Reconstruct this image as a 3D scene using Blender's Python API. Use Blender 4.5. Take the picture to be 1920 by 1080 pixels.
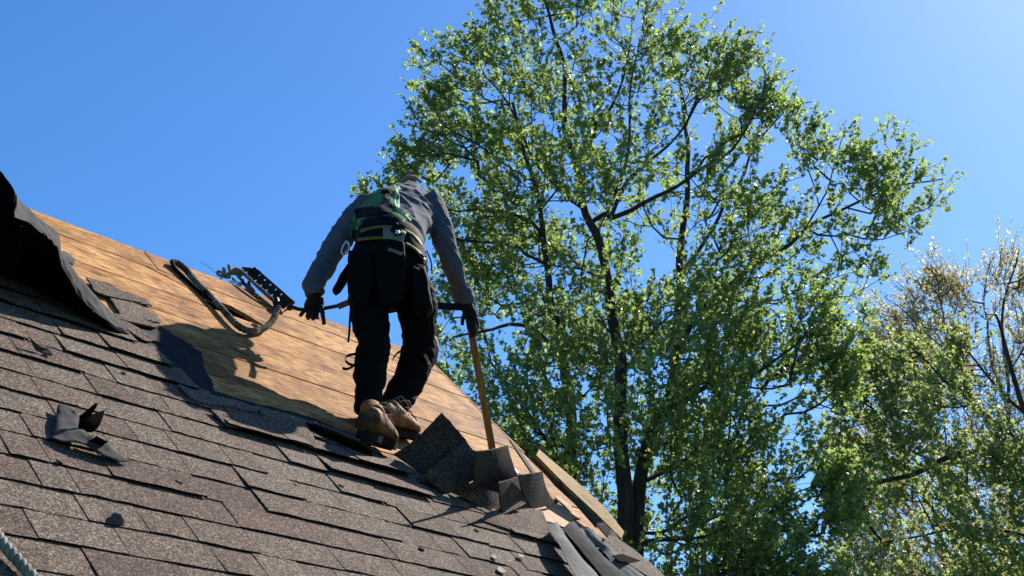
import bpy, bmesh, math, random
import numpy as np
from mathutils import Vector, Matrix, noise
from mathutils.bvhtree import BVHTree

random.seed(7); rng = np.random.default_rng(7)
scene = bpy.context.scene
for o in list(bpy.data.objects): bpy.data.objects.remove(o)

# ------------------------------------------------------------------ camera, sky, sun, exposure
F_PX, PITCH, ZC = 2454.0, math.radians(22.67), 2.5
cam_d = bpy.data.cameras.new('camera'); cam = bpy.data.objects.new('camera', cam_d)
scene.collection.objects.link(cam)
cam_d.sensor_width = 36.0; cam_d.lens = F_PX / 1920 * 36.0; cam_d.clip_end = 6000; cam_d.clip_start = 0.05
cam.location = (0, 0, ZC); cam.rotation_euler = (math.pi / 2 + PITCH, 0, 0)
scene.camera = cam

SUN_AZ, SUN_EL = math.radians(37.5), math.radians(43.0)     # azimuth clockwise from +Y
world = bpy.data.worlds.new('World'); scene.world = world; world.use_nodes = True
wn = world.node_tree; wn.nodes.clear()
sky = wn.nodes.new('ShaderNodeTexSky'); sky.sky_type = 'NISHITA'; sky.sun_disc = False
sky.sun_elevation = SUN_EL; sky.sun_rotation = SUN_AZ
sky.altitude = 0; sky.air_density = 1.0; sky.dust_density = 0.45; sky.ozone_density = 10.0
bg = wn.nodes.new('ShaderNodeBackground'); bg.inputs['Strength'].default_value = 0.084
wo = wn.nodes.new('ShaderNodeOutputWorld')
hs = wn.nodes.new('ShaderNodeHueSaturation'); hs.inputs['Saturation'].default_value = 1.12
wn.links.new(sky.outputs[0], hs.inputs['Color']); wn.links.new(hs.outputs[0], bg.inputs[0]); wn.links.new(bg.outputs[0], wo.inputs[0])

sun_d = bpy.data.lights.new('sun', 'SUN'); sun_d.energy = 5.0; sun_d.angle = math.radians(0.53); sun_d.color = (1.0, 0.95, 0.87)
sun = bpy.data.objects.new('sun', sun_d); scene.collection.objects.link(sun)
SUN = Vector((math.sin(SUN_AZ) * math.cos(SUN_EL), math.cos(SUN_AZ) * math.cos(SUN_EL), math.sin(SUN_EL)))
sun.rotation_euler = SUN.to_track_quat('Z', 'Y').to_euler(); sun.location = (20, 20, 30)

vs = scene.view_settings
vs.view_transform = 'Standard'; vs.look = 'None'; vs.exposure = 1.1; vs.gamma = 1.0; vs.use_curve_mapping = False

# ------------------------------------------------------------------ geometry of the place
H = 1.8
E1 = Vector((0.644212, 0.764847, 0.0))                       # along the courses
E2 = Vector((-0.552178, 0.465086, 0.691950))                 # up the roof slope
NN = Vector((0.529236, -0.445763, 0.721945))                 # roof normal
CAM = Vector((0, 0, ZC))
CP, SP = math.cos(PITCH), math.sin(PITCH)
def ray(x, y):
    cx_, cy_ = x - 960.0, y - 540.0
    return Vector((cx_, F_PX * CP + cy_ * SP, -cy_ * CP + F_PX * SP))
def at(x, y, Y):                                             # point at ground distance Y seen in direction x, y
    r = ray(x, y); return CAM + r * (Y / r.y)
def R(u, v, w=0.0): return CAM + E1 * u + E2 * v + NN * (w - H)
def onroof(x, y, w=0.0):                                     # point w above the roof plane in direction x, y
    r = ray(x, y); return CAM + r * ((w - H) / r.dot(NN))
def uvw(P):
    d = P - CAM; return d.dot(E1), d.dot(E2), d.dot(NN) + H
def ruv(x, y): 
    a = uvw(onroof(x, y)); return a[0], a[1]
def to_px(P):
    d = P - CAM; z = d.y * CP + d.z * SP; yy = -(d.z * CP - d.y * SP)
    return 960 + F_PX * d.x / z, 540 + F_PX * yy / z, z

# ------------------------------------------------------------------ helpers
COL = scene.collection
def link(o, parent=None):
    COL.objects.link(o)
    if parent is not None:
        o.parent = parent; o.matrix_parent_inverse = parent.matrix_world.inverted()
    return o
def tag(o, label=None, cat=None, group=None, kind=None):
    if label: o['label'] = label
    if cat: o['category'] = cat
    if group: o['group'] = group
    if kind: o['kind'] = kind
    return o
def empty(name, loc=(0, 0, 0)):
    o = bpy.data.objects.new(name, None); o.location = loc; COL.objects.link(o)
    o.matrix_world = Matrix.Translation(loc); o.empty_display_size = 0.1
    return o
def mesh(name, V, Fc, mat=None, parent=None, smooth=False):
    m = bpy.data.meshes.new(name); m.from_pydata([tuple(v) for v in V], [], Fc); m.update()
    if smooth: m.polygons.foreach_set('use_smooth', [True] * len(m.polygons))
    if mat: m.materials.append(mat)
    o = bpy.data.objects.new(name, m); link(o, parent)
    return o
def recalc(o):
    bm = bmesh.new(); bm.from_mesh(o.data); bmesh.ops.recalc_face_normals(bm, faces=bm.faces); bm.to_mesh(o.data); bm.free(); return o
class MB:
    def __init__(s): s.V, s.F = [], []
    def add(s, V, Fc):
        b = len(s.V); s.V += [Vector(v) for v in V]; s.F += [[i + b for i in f] for f in Fc]
    def build(s, name, mat, parent=None, smooth=False): return recalc(mesh(name, s.V, s.F, mat, parent, smooth))
def frames(P):
    P = [Vector(p) for p in P]; n = len(P); T = []
    for i in range(n):
        a = P[max(0, i - 1)]; b = P[min(n - 1, i + 1)]; t = (b - a)
        T.append(t.normalized() if t.length > 1e-9 else Vector((0, 0, 1)))
    u = T[0].orthogonal().normalized(); U = []
    for t in T:
        u = (u - t * u.dot(t)); u = u.normalized() if u.length > 1e-6 else t.orthogonal().normalized(); U.append(u)
    return P, T, U
def tube(P, rad, ns=8, caps=True):
    P, T, U = frames(P); n = len(P)
    if not hasattr(rad, '__len__'): rad = [rad] * n
    V, Fc = [], []
    for i in range(n):
        w = T[i].cross(U[i])
        for k in range(ns):
            a = 2 * math.pi * k / ns; V.append(P[i] + (U[i] * math.cos(a) + w * math.sin(a)) * rad[i])
    for i in range(n - 1):
        for k in range(ns):
            k2 = (k + 1) % ns; Fc.append([i * ns + k, i * ns + k2, (i + 1) * ns + k2, (i + 1) * ns + k])
    if caps: Fc.append(list(range(ns))[::-1]); Fc.append([(n - 1) * ns + k for k in range(ns)])
    return V, Fc
def catmull(P, per=6):
    P = [Vector(p) for p in P]; out = []
    for i in range(len(P) - 1):
        p0 = P[max(0, i - 1)]; p1 = P[i]; p2 = P[i + 1]; p3 = P[min(len(P) - 1, i + 2)]
        for k in range(per):
            t = k / per
            out.append(0.5 * ((2 * p1) + (p2 - p0) * t + (2 * p0 - 5 * p1 + 4 * p2 - p3) * t * t + (3 * p1 - p0 - 3 * p2 + p3) * t ** 3))
    out.append(P[-1]); return out
def box(c, ax, ay, az, sx, sy, sz):
    V = []
    for k in (-1, 1):
        for j in (-1, 1):
            for i in (-1, 1): V.append(Vector(c) + ax * (i * sx / 2) + ay * (j * sy / 2) + az * (k * sz / 2))
    return V, [[0, 2, 3, 1], [4, 5, 7, 6], [0, 1, 5, 4], [2, 6, 7, 3], [0, 4, 6, 2], [1, 3, 7, 5]]
def sheet(rows, th, nrm=None):                               # grid of points -> closed thin sheet
    nr, nc = len(rows), len(rows[0]); V, Fc = [], []
    for s in (0, 1):
        for i in range(nr):
            for j in range(nc):
                a = rows[min(nr - 1, i + 1)][j] - rows[max(0, i - 1)][j]; b = rows[i][min(nc - 1, j + 1)] - rows[i][max(0, j - 1)]
                nn = nrm if nrm else a.cross(b).normalized()
                V.append(rows[i][j] + nn * (th * (s - 0.5)))
    q = nr * nc
    for i in range(nr - 1):
        for j in range(nc - 1):
            a, b, c, d = i * nc + j, i * nc + j + 1, (i + 1) * nc + j + 1, (i + 1) * nc + j
            Fc.append([a, b, c, d][::-1]); Fc.append([a + q, b + q, c + q, d + q])
    ring = [j for j in range(nc)] + [i * nc + nc - 1 for i in range(1, nr)] + [(nr - 1) * nc + j for j in range(nc - 2, -1, -1)] + [i * nc for i in range(nr - 2, 0, -1)]
    for a, b in zip(ring, ring[1:] + ring[:1]): Fc.append([a, b, b + q, a + q])
    return V, Fc
def nz(p, s=1.0, o=0.0): return noise.noise(Vector((p[0] * s + o, p[1] * s - o, p[2] * s + 2 * o)))
def poly_sheet(name, pts, th, mat, parent=None, bump=0.0, sub=3, rag=0.0, seed=0, cutn=NN):
    """closed ragged sheet from an outline of 3D points: triangulated, subdivided, crumpled"""
    bm = bmesh.new(); out = []
    for a, b in zip(pts, pts[1:] + pts[:1]):
        L = (b - a).length; n = max(1, int(L / 0.03)) if rag else 1
        for k in range(n):
            p = a.lerp(b, k / n)
            if rag and k: p = p + (b - a).cross(cutn).normalized() * rag * nz(p, 31, seed)
            out.append(p)
    f = bm.faces.new([bm.verts.new(p) for p in out])
    bmesh.ops.triangulate(bm, faces=[f])
    if sub: bmesh.ops.subdivide_edges(bm, edges=bm.edges[:], cuts=sub, use_grid_fill=True)
    bm.normal_update()
    if bump:
        for v in bm.verts: v.co += cutn * bump * (nz(v.co, 9, seed) + 0.6 * nz(v.co, 21, seed + 3))
    bm.normal_update()
    if sum((f.normal.dot(cutn) for f in bm.faces)) < 0: bmesh.ops.reverse_faces(bm, faces=bm.faces)
    g = bmesh.ops.extrude_face_region(bm, geom=bm.faces[:])
    for e in g['geom']:
        if isinstance(e, bmesh.types.BMVert): e.co += cutn * th
    bmesh.ops.recalc_face_normals(bm, faces=bm.faces)
    m = bpy.data.meshes.new(name); bm.to_mesh(m); bm.free(); m.materials.append(mat)
    o = bpy.data.objects.new(name, m); link(o, parent); return o

# ------------------------------------------------------------------ materials
def new_mat(name):
    m = bpy.data.materials.new(name); m.use_nodes = True; nt = m.node_tree
    return m, nt, nt.nodes['Principled BSDF']
def N(nt, t, **kw):
    n = nt.nodes.new(t)
    for k, v in kw.items():
        if k in n.inputs.keys(): n.inputs[k].default_value = v
        else: setattr(n, k, v)
    return n
def ramp(nt, stops):
    r = nt.nodes.new('ShaderNodeValToRGB'); e = r.color_ramp.elements
    while len(e) < len(stops): e.new(0.5)
    for el, (p, c) in zip(e, stops): el.position = p; el.color = (*c, 1)
    return r
def mixc(nt, a, b, fac, mode='MIX'):
    m = nt.nodes.new('ShaderNodeMix'); m.data_type = 'RGBA'; m.blend_type = mode
    for s, v in ((m.inputs[0], fac), (m.inputs[6], a), (m.inputs[7], b)):
        if hasattr(v, 'is_linked'): nt.links.new(v, s)
        elif isinstance(v, (int, float)): s.default_value = v
        else: s.default_value = (*v, 1)
    return m.outputs[2]
def bump(nt, bsdf, h, strength, dist):
    b = nt.nodes.new('ShaderNodeBump'); b.inputs['Strength'].default_value = strength; b.inputs['Distance'].default_value = dist
    nt.links.new(h, b.inputs['Height']); nt.links.new(b.outputs[0], bsdf.inputs['Normal'])
def plain(name, col, rough=0.7, scale=40, var=0.25, metal=0.0, bstr=0.3, bdist=0.002, spec=0.3):
    m, nt, b = new_mat(name); tc = N(nt, 'ShaderNodeNewGeometry')
    n1 = N(nt, 'ShaderNodeTexNoise', Scale=scale, Detail=5.0); nt.links.new(tc.outputs['Position'], n1.inputs['Vector'])
    n2 = N(nt, 'ShaderNodeTexNoise', Scale=scale * 0.17, Detail=3.0); nt.links.new(tc.outputs['Position'], n2.inputs['Vector'])
    c1 = mixc(nt, tuple(c * (1 - var) for c in col), tuple(min(1, c * (1 + var)) for c in col), n1.outputs['Fac'])
    r = ramp(nt, [(0.3, (1 - var,) * 3), (0.7, (1 + var * 0.5,) * 3)]); nt.links.new(n2.outputs['Fac'], r.inputs[0])
    nt.links.new(mixc(nt, c1, r.outputs[0], 1.0, 'MULTIPLY'), b.inputs['Base Color'])
    b.inputs['Roughness'].default_value = rough; b.inputs['Metallic'].default_value = metal; b.inputs['Specular IOR Level'].default_value = spec
    if bstr: bump(nt, b, n1.outputs['Fac'], bstr, bdist)
    return m
def shingle_mat(name, dark=1.0):
    m, nt, b = new_mat(name); g = N(nt, 'ShaderNodeNewGeometry'); oi = N(nt, 'ShaderNodeObjectInfo')
    tint = ramp(nt, [(0.0, (0.100, 0.071, 0.058)), (0.3, (0.112, 0.088, 0.072)), (0.62, (0.128, 0.107, 0.088)), (0.85, (0.106, 0.079, 0.065)), (1.0, (0.088, 0.067, 0.057))])
    mx = N(nt, 'ShaderNodeTexNoise', Scale=2.7, Detail=2.0); nt.links.new(g.outputs['Position'], mx.inputs['Vector'])
    ad = N(nt, 'ShaderNodeMath', operation='MULTIPLY_ADD'); ad.inputs[1].default_value = 0.75
    nt.links.new(oi.outputs['Random'], ad.inputs[0]); 
    sc = N(nt, 'ShaderNodeMath', operation='MULTIPLY'); sc.inputs[1].default_value = 0.45; nt.links.new(mx.outputs['Fac'], sc.inputs[0])
    nt.links.new(sc.outputs[0], ad.inputs[2]); nt.links.new(ad.outputs[0], tint.inputs[0])
    gr = N(nt, 'ShaderNodeTexVoronoi', Scale=190.0); nt.links.new(g.outputs['Position'], gr.inputs['Vector'])
    sep = N(nt, 'ShaderNodeSeparateColor'); nt.links.new(gr.outputs['Color'], sep.inputs[0])
    gc = ramp(nt, [(0.0, (0.30, 0.28, 0.27)), (0.35, (0.72, 0.66, 0.62)), (0.7, (1.15, 1.08, 1.0)), (0.9, (1.9, 1.8, 1.65)), (1.0, (2.5, 2.4, 2.2))])
    nt.links.new(sep.outputs[0], gc.inputs[0])
    f2 = N(nt, 'ShaderNodeTexNoise', Scale=110.0, Detail=3.0); nt.links.new(g.outputs['Position'], f2.inputs['Vector'])
    fr = ramp(nt, [(0.32, (0.62,) * 3), (0.68, (1.36,) * 3)]); nt.links.new(f2.outputs['Fac'], fr.inputs[0])
    # weather streaks along the slope and worn patches
    st = N(nt, 'ShaderNodeTexNoise', Scale=7.0, Detail=5.0, Roughness=0.65); nt.links.new(g.outputs['Position'], st.inputs['Vector'])
    sr = ramp(nt, [(0.3, (0.80, 0.79, 0.79)), (0.62, (1.1, 1.08, 1.06))]); nt.links.new(st.outputs['Fac'], sr.inputs[0])
    c = mixc(nt, tint.outputs[0], gc.outputs[0], 0.9, 'MULTIPLY')
    c = mixc(nt, c, fr.outputs[0], 1.0, 'MULTIPLY'); c = mixc(nt, c, sr.outputs[0], 1.0, 'MULTIPLY')
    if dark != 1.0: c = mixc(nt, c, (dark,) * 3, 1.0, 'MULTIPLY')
    nt.links.new(c, b.inputs['Base Color']); b.inputs['Roughness'].default_value = 0.92; b.inputs['Specular IOR Level'].default_value = 0.08
    bump(nt, b, sep.outputs[1], 0.55, 0.0022)
    return m
def wood_mat(name, cols, gx=1.2, gy=16.0, rough=0.75, stain=0.6):
    m, nt, b = new_mat(name); tc = N(nt, 'ShaderNodeTexCoord'); oi = N(nt, 'ShaderNodeObjectInfo')
    off = N(nt, 'ShaderNodeVectorMath', operation='MULTIPLY_ADD'); off.inputs[1].default_value = (1, 1, 1)
    sv = N(nt, 'ShaderNodeCombineXYZ')
    for i, k in enumerate((37.0, 11.0, 5.0)):
        mm = N(nt, 'ShaderNodeMath', operation='MULTIPLY'); mm.inputs[1].default_value = k; nt.links.new(oi.outputs['Random'], mm.inputs[0]); nt.links.new(mm.outputs[0], sv.inputs[i])
    nt.links.new(tc.outputs['Object'], off.inputs[0]); nt.links.new(sv.outputs[0], off.inputs[2])
    mp = N(nt, 'ShaderNodeMapping'); mp.inputs['Scale'].default_value = (gx, gy, gy); mp.inputs['Rotation'].default_value = (0, 0, 0.06); nt.links.new(off.outputs[0], mp.inputs['Vector'])
    wv = N(nt, 'ShaderNodeTexNoise', Scale=1.6, Detail=7.0, Roughness=0.62, Distortion=1.4); nt.links.new(mp.outputs[0], wv.inputs['Vector'])
    r = ramp(nt, cols); nt.links.new(wv.outputs['Fac'], r.inputs[0])
    mp2 = N(nt, 'ShaderNodeMapping'); mp2.inputs['Scale'].default_value = (gx * 2.2, gy * 6, gy * 6); nt.links.new(off.outputs[0], mp2.inputs['Vector'])
    fine = N(nt, 'ShaderNodeTexNoise', Scale=2.0, Detail=4.0); nt.links.new(mp2.outputs[0], fine.inputs['Vector'])
    fr = ramp(nt, [(0.36, (0.60, 0.55, 0.50)), (0.58, (1.12, 1.10, 1.06))]); nt.links.new(fine.outputs['Fac'], fr.inputs[0])
    st = N(nt, 'ShaderNodeTexNoise', Scale=2.4, Detail=4.0, Roughness=0.6); nt.links.new(off.outputs[0], st.inputs['Vector'])
    sr = ramp(nt, [(0.36, (0.40, 0.30, 0.31)), (0.54, (1.05, 1.03, 1.0))]); nt.links.new(st.outputs['Fac'], sr.inputs[0])
    # knots: sparse dark ovals stretched along the grain
    mk = N(nt, 'ShaderNodeMapping'); mk.inputs['Scale'].default_value = (2.6, 6.0, 1.0); nt.links.new(off.outputs[0], mk.inputs['Vector'])
    kn = N(nt, 'ShaderNodeTexVoronoi', Scale=1.0); nt.links.new(mk.outputs[0], kn.inputs['Vector'])
    kr = ramp(nt, [(0.05, (0.35, 0.25, 0.19)), (0.12, (0.8, 0.72, 0.66)), (0.17, (1, 1, 1))]); nt.links.new(kn.outputs['Distance'], kr.inputs[0])
    # black specks: nail holes and dirt
    sp = N(nt, 'ShaderNodeTexVoronoi', Scale=11.0); nt.links.new(off.outputs[0], sp.inputs['Vector'])
    spr = ramp(nt, [(0.05, (0.25, 0.2, 0.17)), (0.09, (1, 1, 1))]); nt.links.new(sp.outputs['Distance'], spr.inputs[0])
    br = ramp(nt, [(0.0, (0.70, 0.62, 0.56)), (0.35, (1.0, 0.97, 0.93)), (0.7, (1.16, 1.14, 1.08)), (1.0, (0.84, 0.80, 0.80))]); nt.links.new(oi.outputs['Random'], br.inputs[0])
    s2 = N(nt, 'ShaderNodeTexNoise', Scale=6.5, Detail=6.0, Roughness=0.7, Distortion=0.8); nt.links.new(off.outputs[0], s2.inputs['Vector'])
    s2r = ramp(nt, [(0.36, (0.52, 0.43, 0.42)), (0.48, (1, 1, 1))]); nt.links.new(s2.outputs['Fac'], s2r.inputs[0])
    c = mixc(nt, r.outputs[0], fr.outputs[0], 1.0, 'MULTIPLY'); c = mixc(nt, c, sr.outputs[0], stain, 'MULTIPLY')
    c = mixc(nt, c, br.outputs[0], 0.9, 'MULTIPLY'); c = mixc(nt, c, s2r.outputs[0], stain * 0.8, 'MULTIPLY')
    c = mixc(nt, c, kr.outputs[0], 0.8, 'MULTIPLY'); c = mixc(nt, c, spr.outputs[0], 0.8, 'MULTIPLY')
    nt.links.new(c, b.inputs['Base Color']); b.inputs['Roughness'].default_value = rough; b.inputs['Specular IOR Level'].default_value = 0.06
    bump(nt, b, wv.outputs['Fac'], 0.35, 0.004)
    return m
def leaf_mat(name, c0, c1, trans, tw=0.5):
    m, nt, b = new_mat(name); g = N(nt, 'ShaderNodeNewGeometry')
    r = ramp(nt, [(0.0, c0), (0.7, c1), (1.0, tuple(x * 1.35 for x in c1))]); nt.links.new(g.outputs['Random Per Island'], r.inputs[0])
    nt.links.new(r.outputs[0], b.inputs['Base Color']); b.inputs['Roughness'].default_value = 0.46; b.inputs['Specular IOR Level'].default_value = 0.42
    t = N(nt, 'ShaderNodeBsdfTranslucent'); r2 = mixc(nt, r.outputs[0], trans, 0.6); nt.links.new(r2, t.inputs['Color'])
    mx = N(nt, 'ShaderNodeMixShader'); mx.inputs[0].default_value = tw
    nt.links.new(b.outputs[0], mx.inputs[1]); nt.links.new(t.outputs[0], mx.inputs[2])
    nt.links.new(mx.outputs[0], nt.nodes['Material Output'].inputs['Surface'])
    return m
def bark_mat(name, col):
    m, nt, b = new_mat(name); g = N(nt, 'ShaderNodeNewGeometry')
    mp = N(nt, 'ShaderNodeMapping'); mp.inputs['Scale'].default_value = (1, 1, 0.18); nt.links.new(g.outputs['Position'], mp.inputs['Vector'])
    n1 = N(nt, 'ShaderNodeTexNoise', Scale=26.0, Detail=6.0); nt.links.new(mp.outputs[0], n1.inputs['Vector'])
    r = ramp(nt, [(0.3, tuple(c * 0.45 for c in col)), (0.7, tuple(c * 1.5 for c in col))]); nt.links.new(n1.outputs['Fac'], r.inputs[0])
    nt.links.new(r.outputs[0], b.inputs['Base Color']); b.inputs['Roughness'].default_value = 0.9
    bump(nt, b, n1.outputs['Fac'], 0.8, 0.02)
    return m
M = {}
M['shingle'] = shingle_mat('granulated brown shingle')
M['shingle_shade'] = shingle_mat('unweathered shaded shingle', 0.42)  # unweathered tone, darkened further so the flaps' shade sits in the colour
M['shingle_shade2'] = shingle_mat('half shaded dark shingle', 0.62)  # less darkened copy, shade also put into the colour, so the seam shows
M['shingle_back'] = plain('asphalt shingle back', (0.0028, 0.0027, 0.0028), 0.95, 60, 0.3, spec=0.02)
M['sunlit_edge'] = plain('sunlit pale tab edge', (0.24, 0.21, 0.18), 0.95, 90, 0.5, spec=0.05)  # paler colour painted on the sun-facing tab side as its sunlight
M['butt'] = plain('black asphalt butt edge', (0.007, 0.0065, 0.006), 0.9, 80, 0.4, spec=0.08)
M['felt'] = plain('black roofing felt', (0.014, 0.015, 0.018), 0.85, 50, 0.3, spec=0.12)
M['felt_grey'] = plain('dusty grey felt', (0.088, 0.079, 0.073), 0.9, 24, 0.35, spec=0.12, bstr=0.6, bdist=0.004)
M['felt_dust'] = plain('dusty black felt', (0.060, 0.056, 0.054), 0.92, 24, 0.4, spec=0.08, bstr=0.7, bdist=0.004)
M['felt_pale'] = plain('pale torn felt', (0.135, 0.13, 0.124), 0.92, 30, 0.4, spec=0.12, bstr=0.7, bdist=0.006)
M['deck'] = wood_mat('weathered roof board', gx=3.4, gy=11.0, stain=0.7, cols=[(0.26, (0.115, 0.042, 0.013)), (0.40, (0.265, 0.125, 0.042)), (0.52, (0.42, 0.228, 0.086)), (0.68, (0.53, 0.335, 0.145))])
M['fresh'] = wood_mat('splintered pale wood', [(0.25, (0.28, 0.16, 0.09)), (0.5, (0.44, 0.29, 0.18)), (0.8, (0.52, 0.38, 0.26))], stain=0.3)
M['rake'] = wood_mat('yellow rake board', [(0.25, (0.19, 0.115, 0.032)), (0.5, (0.31, 0.205, 0.06)), (0.8, (0.38, 0.27, 0.09))], stain=0.35)
M['handle'] = wood_mat('ash tool handle', [(0.25, (0.20, 0.11, 0.03)), (0.5, (0.32, 0.19, 0.06)), (0.8, (0.38, 0.25, 0.09))], gx=2, gy=40, rough=0.5, stain=0.25)
M['rafter'] = plain('old rafter wood', (0.12, 0.08, 0.05), 0.8, 20)
M['metal_grey'] = plain('weathered grey drip edge', (0.060, 0.057, 0.056), 0.9, 30, 0.4, spec=0.03, bstr=0.7, bdist=0.005)
M['siding'] = plain('painted siding', (0.55, 0.53, 0.48), 0.6, 8, 0.08, bstr=0.1)
M['shirt'] = plain('grey cotton shirt', (0.076, 0.083, 0.096), 0.92, 260, 0.18, bstr=0.25, bdist=0.0008, spec=0.15)
M['jeans'] = plain('black work trousers', (0.0045, 0.0045, 0.0055), 0.85, 300, 0.35, bstr=0.3, bdist=0.0008, spec=0.06)
M['glove'] = plain('black work glove', (0.017, 0.015, 0.0135), 0.8, 160, 0.4, spec=0.12)
M['boot'] = plain('tan leather boot', (0.20, 0.088, 0.030), 0.7, 70, 0.4, spec=0.15)
M['boot_dark'] = plain('brown heel leather', (0.075, 0.042, 0.020), 0.75, 70, 0.4, spec=0.12)
M['sole'] = plain('dark rubber sole', (0.013, 0.012, 0.010), 0.85, 60, 0.3, spec=0.1)
M['lace'] = plain('pale boot lace', (0.26, 0.20, 0.14), 0.9, 200, 0.2)
M['skin'] = plain('skin', (0.42, 0.24, 0.17), 0.55, 60, 0.1)
M['hair'] = plain('dark hair', (0.02, 0.014, 0.01), 0.6, 120, 0.4)
M['collar'] = plain('dusty pink inner collar', (0.26, 0.16, 0.13), 0.9, 150, 0.15)
M['green_web'] = plain('green webbing', (0.060, 0.150, 0.038), 0.75, 180, 0.25)
M['green_edge'] = plain('pale green piping', (0.33, 0.50, 0.26), 0.7, 180, 0.15)
M['black_web'] = plain('black webbing', (0.004, 0.004, 0.0045), 0.8, 180, 0.3, spec=0.08)
M['yellow_web'] = plain('yellow webbing', (0.13, 0.105, 0.012), 0.75, 180, 0.2)
M['grey_patch'] = plain('grey belt label', (0.15, 0.155, 0.125), 0.7, 120, 0.2)
M['silver'] = plain('worn steel', (0.55, 0.55, 0.54), 0.35, 50, 0.15, metal=0.9)
M['blacksteel'] = plain('black steel plate', (0.012, 0.011, 0.009), 0.55, 60, 0.35, metal=0.3)
M['kneepad'] = plain('reddish knee pad', (0.11, 0.045, 0.034), 0.7, 90, 0.3)
M['rope'] = plain('grey white rope', (0.15, 0.13, 0.105), 0.95, 75, 0.9, spec=0.1)
M['rope_pale'] = plain('grey green rope', (0.22, 0.215, 0.165), 0.9, 200, 0.45)
M['strap_tan'] = plain('tan webbing strap', (0.17, 0.12, 0.05), 0.85, 160, 0.3)
M['teal_web'] = plain('grey teal webbing', (0.07, 0.10, 0.10), 0.8, 160, 0.25)
M['red_end'] = plain('rusty red tool end', (0.16, 0.07, 0.055), 0.6, 90, 0.35)
M['bark'] = bark_mat('maple bark', (0.040, 0.032, 0.027))
M['bark_far'] = bark_mat('far bark', (0.075, 0.062, 0.052))
M['leaf'] = leaf_mat('maple leaf', (0.066, 0.120, 0.034), (0.155, 0.230, 0.078), (0.47, 0.60, 0.13), 0.54)
M['leaf2'] = leaf_mat('second maple leaf', (0.072, 0.118, 0.038), (0.170, 0.228, 0.086), (0.50, 0.58, 0.16), 0.54)
M['bud'] = leaf_mat('yellow spring buds', (0.30, 0.25, 0.09), (0.48, 0.43, 0.18), (0.72, 0.63, 0.27), 0.55)
M['grass'] = plain('lawn', (0.045, 0.085, 0.02), 0.9, 6, 0.4)
M['lump'] = plain('brown grey cement', (0.10, 0.075, 0.066), 0.8, 90, 0.5)
M['chip'] = plain('pale debris chip', (0.19, 0.16, 0.145), 0.85, 80, 0.25)

# ------------------------------------------------------------------ ground
g = mesh('ground', [(-3000, -3000, 0), (3000, -3000, 0), (3000, 3000, 0), (-3000, 3000, 0)], [[0, 1, 2, 3]], M['grass']); tag(g, kind='structure')

# ------------------------------------------------------------------ house: walls, roof, boards, shingles
RU0, RU1 = -3.5, 5.76           # roof ends along the ridge
VR, VE = 6.03, 2.05             # ridge and eave along the slope
house = empty('house', (R(2.0, 3.0).x, R(2.0, 3.0).y, 0)); tag(house, 'house with a half stripped steep brown shingle roof over bare boards', 'house')
# rear slope direction
E2H = Vector((E2.x, E2.y, 0)).normalized(); E2B = (E2H * math.hypot(E2.x, E2.y) - Vector((0, 0, 1)) * E2.z)
ridge0, ridge1 = R(RU0, VR), R(RU1, VR)
mb = MB()
d0 = NN * -0.03
rear = [[ridge0 + d0 * 1.2, ridge1 + d0 * 1.2], [ridge0 + E2B * 4.0 + d0 * 1.2, ridge1 + E2B * 4.0 + d0 * 1.2]]
V, Fc = sheet(rear, 0.03); mb.add(V, Fc)
roof = mb.build('roof', M['shingle'], house); roof['label'] = 'steep gable roof with its shingles half torn off'
# rafters under the boards
for i in range(15):
    u = RU0 + 0.15 + i * 0.64
    V, Fc = box(R(u, (VE + VR) / 2, -0.105), E1, E2, NN, 0.04, VR - VE - 0.1, 0.14)
    mesh('rafter', V, Fc, M['rafter'], roof)
# walls
zt = R(0, VE + 0.35).z - 0.06
a0, a1 = R(RU0 + 0.2, VE + 0.35), R(RU1 - 0.28, VE + 0.35); depth = E2H * ((VR - VE - 0.35) * 2 * math.hypot(E2.x, E2.y))
def wallbox(p, q, h, name):
    d = (q - p); dn = d.normalized(); nrm = dn.cross(Vector((0, 0, 1)))
    V, Fc = box(Vector(((p.x + q.x) / 2, (p.y + q.y) / 2, h / 2)), dn, nrm, Vector((0, 0, 1)), d.length, 0.12, h)
    return mesh(name, V, Fc, M['siding'], house)
z0 = lambda p: Vector((p.x, p.y, 0))
wallbox(z0(a0), z0(a1), zt, 'wall'); wallbox(z0(a0 + depth), z0(a1 + depth), zt, 'wall')
for a in (a0, a1):
    p, q = z0(a), z0(a + depth); apex = (p + q) / 2 + Vector((0, 0, R(0, VR).z - 0.16))
    t = E1 * 0.06; V = []
    for s in (-1, 1): V += [p + t * s, q + t * s, q + t * s + Vector((0, 0, zt)), apex + t * s, p + t * s + Vector((0, 0, zt))]
    mesh('gable_wall', V, [[0, 1, 2, 3, 4], [9, 8, 7, 6, 5]] + [[i, i + 5, (i + 1) % 5 + 5, (i + 1) % 5] for i in range(5)], M['siding'], house)

def RM(u, v, w=0.0):                                          # matrix with x along courses, y up slope, z roof normal
    P = R(u, v, w); return Matrix(((E1.x, E2.x, NN.x, P.x), (E1.y, E2.y, NN.y, P.y), (E1.z, E2.z, NN.z, P.z), (0, 0, 0, 1)))
def add_local(name, V, Fc, mat, u, v, w, parent, smooth=False):
    m = bpy.data.meshes.new(name); m.from_pydata([tuple(p) for p in V], [], Fc); m.update(); m.materials.append(mat)
    o = bpy.data.objects.new(name, m); link(o, parent); o.matrix_world = RM(u, v, w); return o
def prism(pts, z0_, z1_):
    n = len(pts); V = [(x, y, z0_) for x, y in pts] + [(x, y, z1_) for x, y in pts]
    return V, [list(range(n))[::-1], list(range(n, 2 * n))] + [[i, (i + 1) % n, (i + 1) % n + n, i + n] for i in range(n)]
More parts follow.
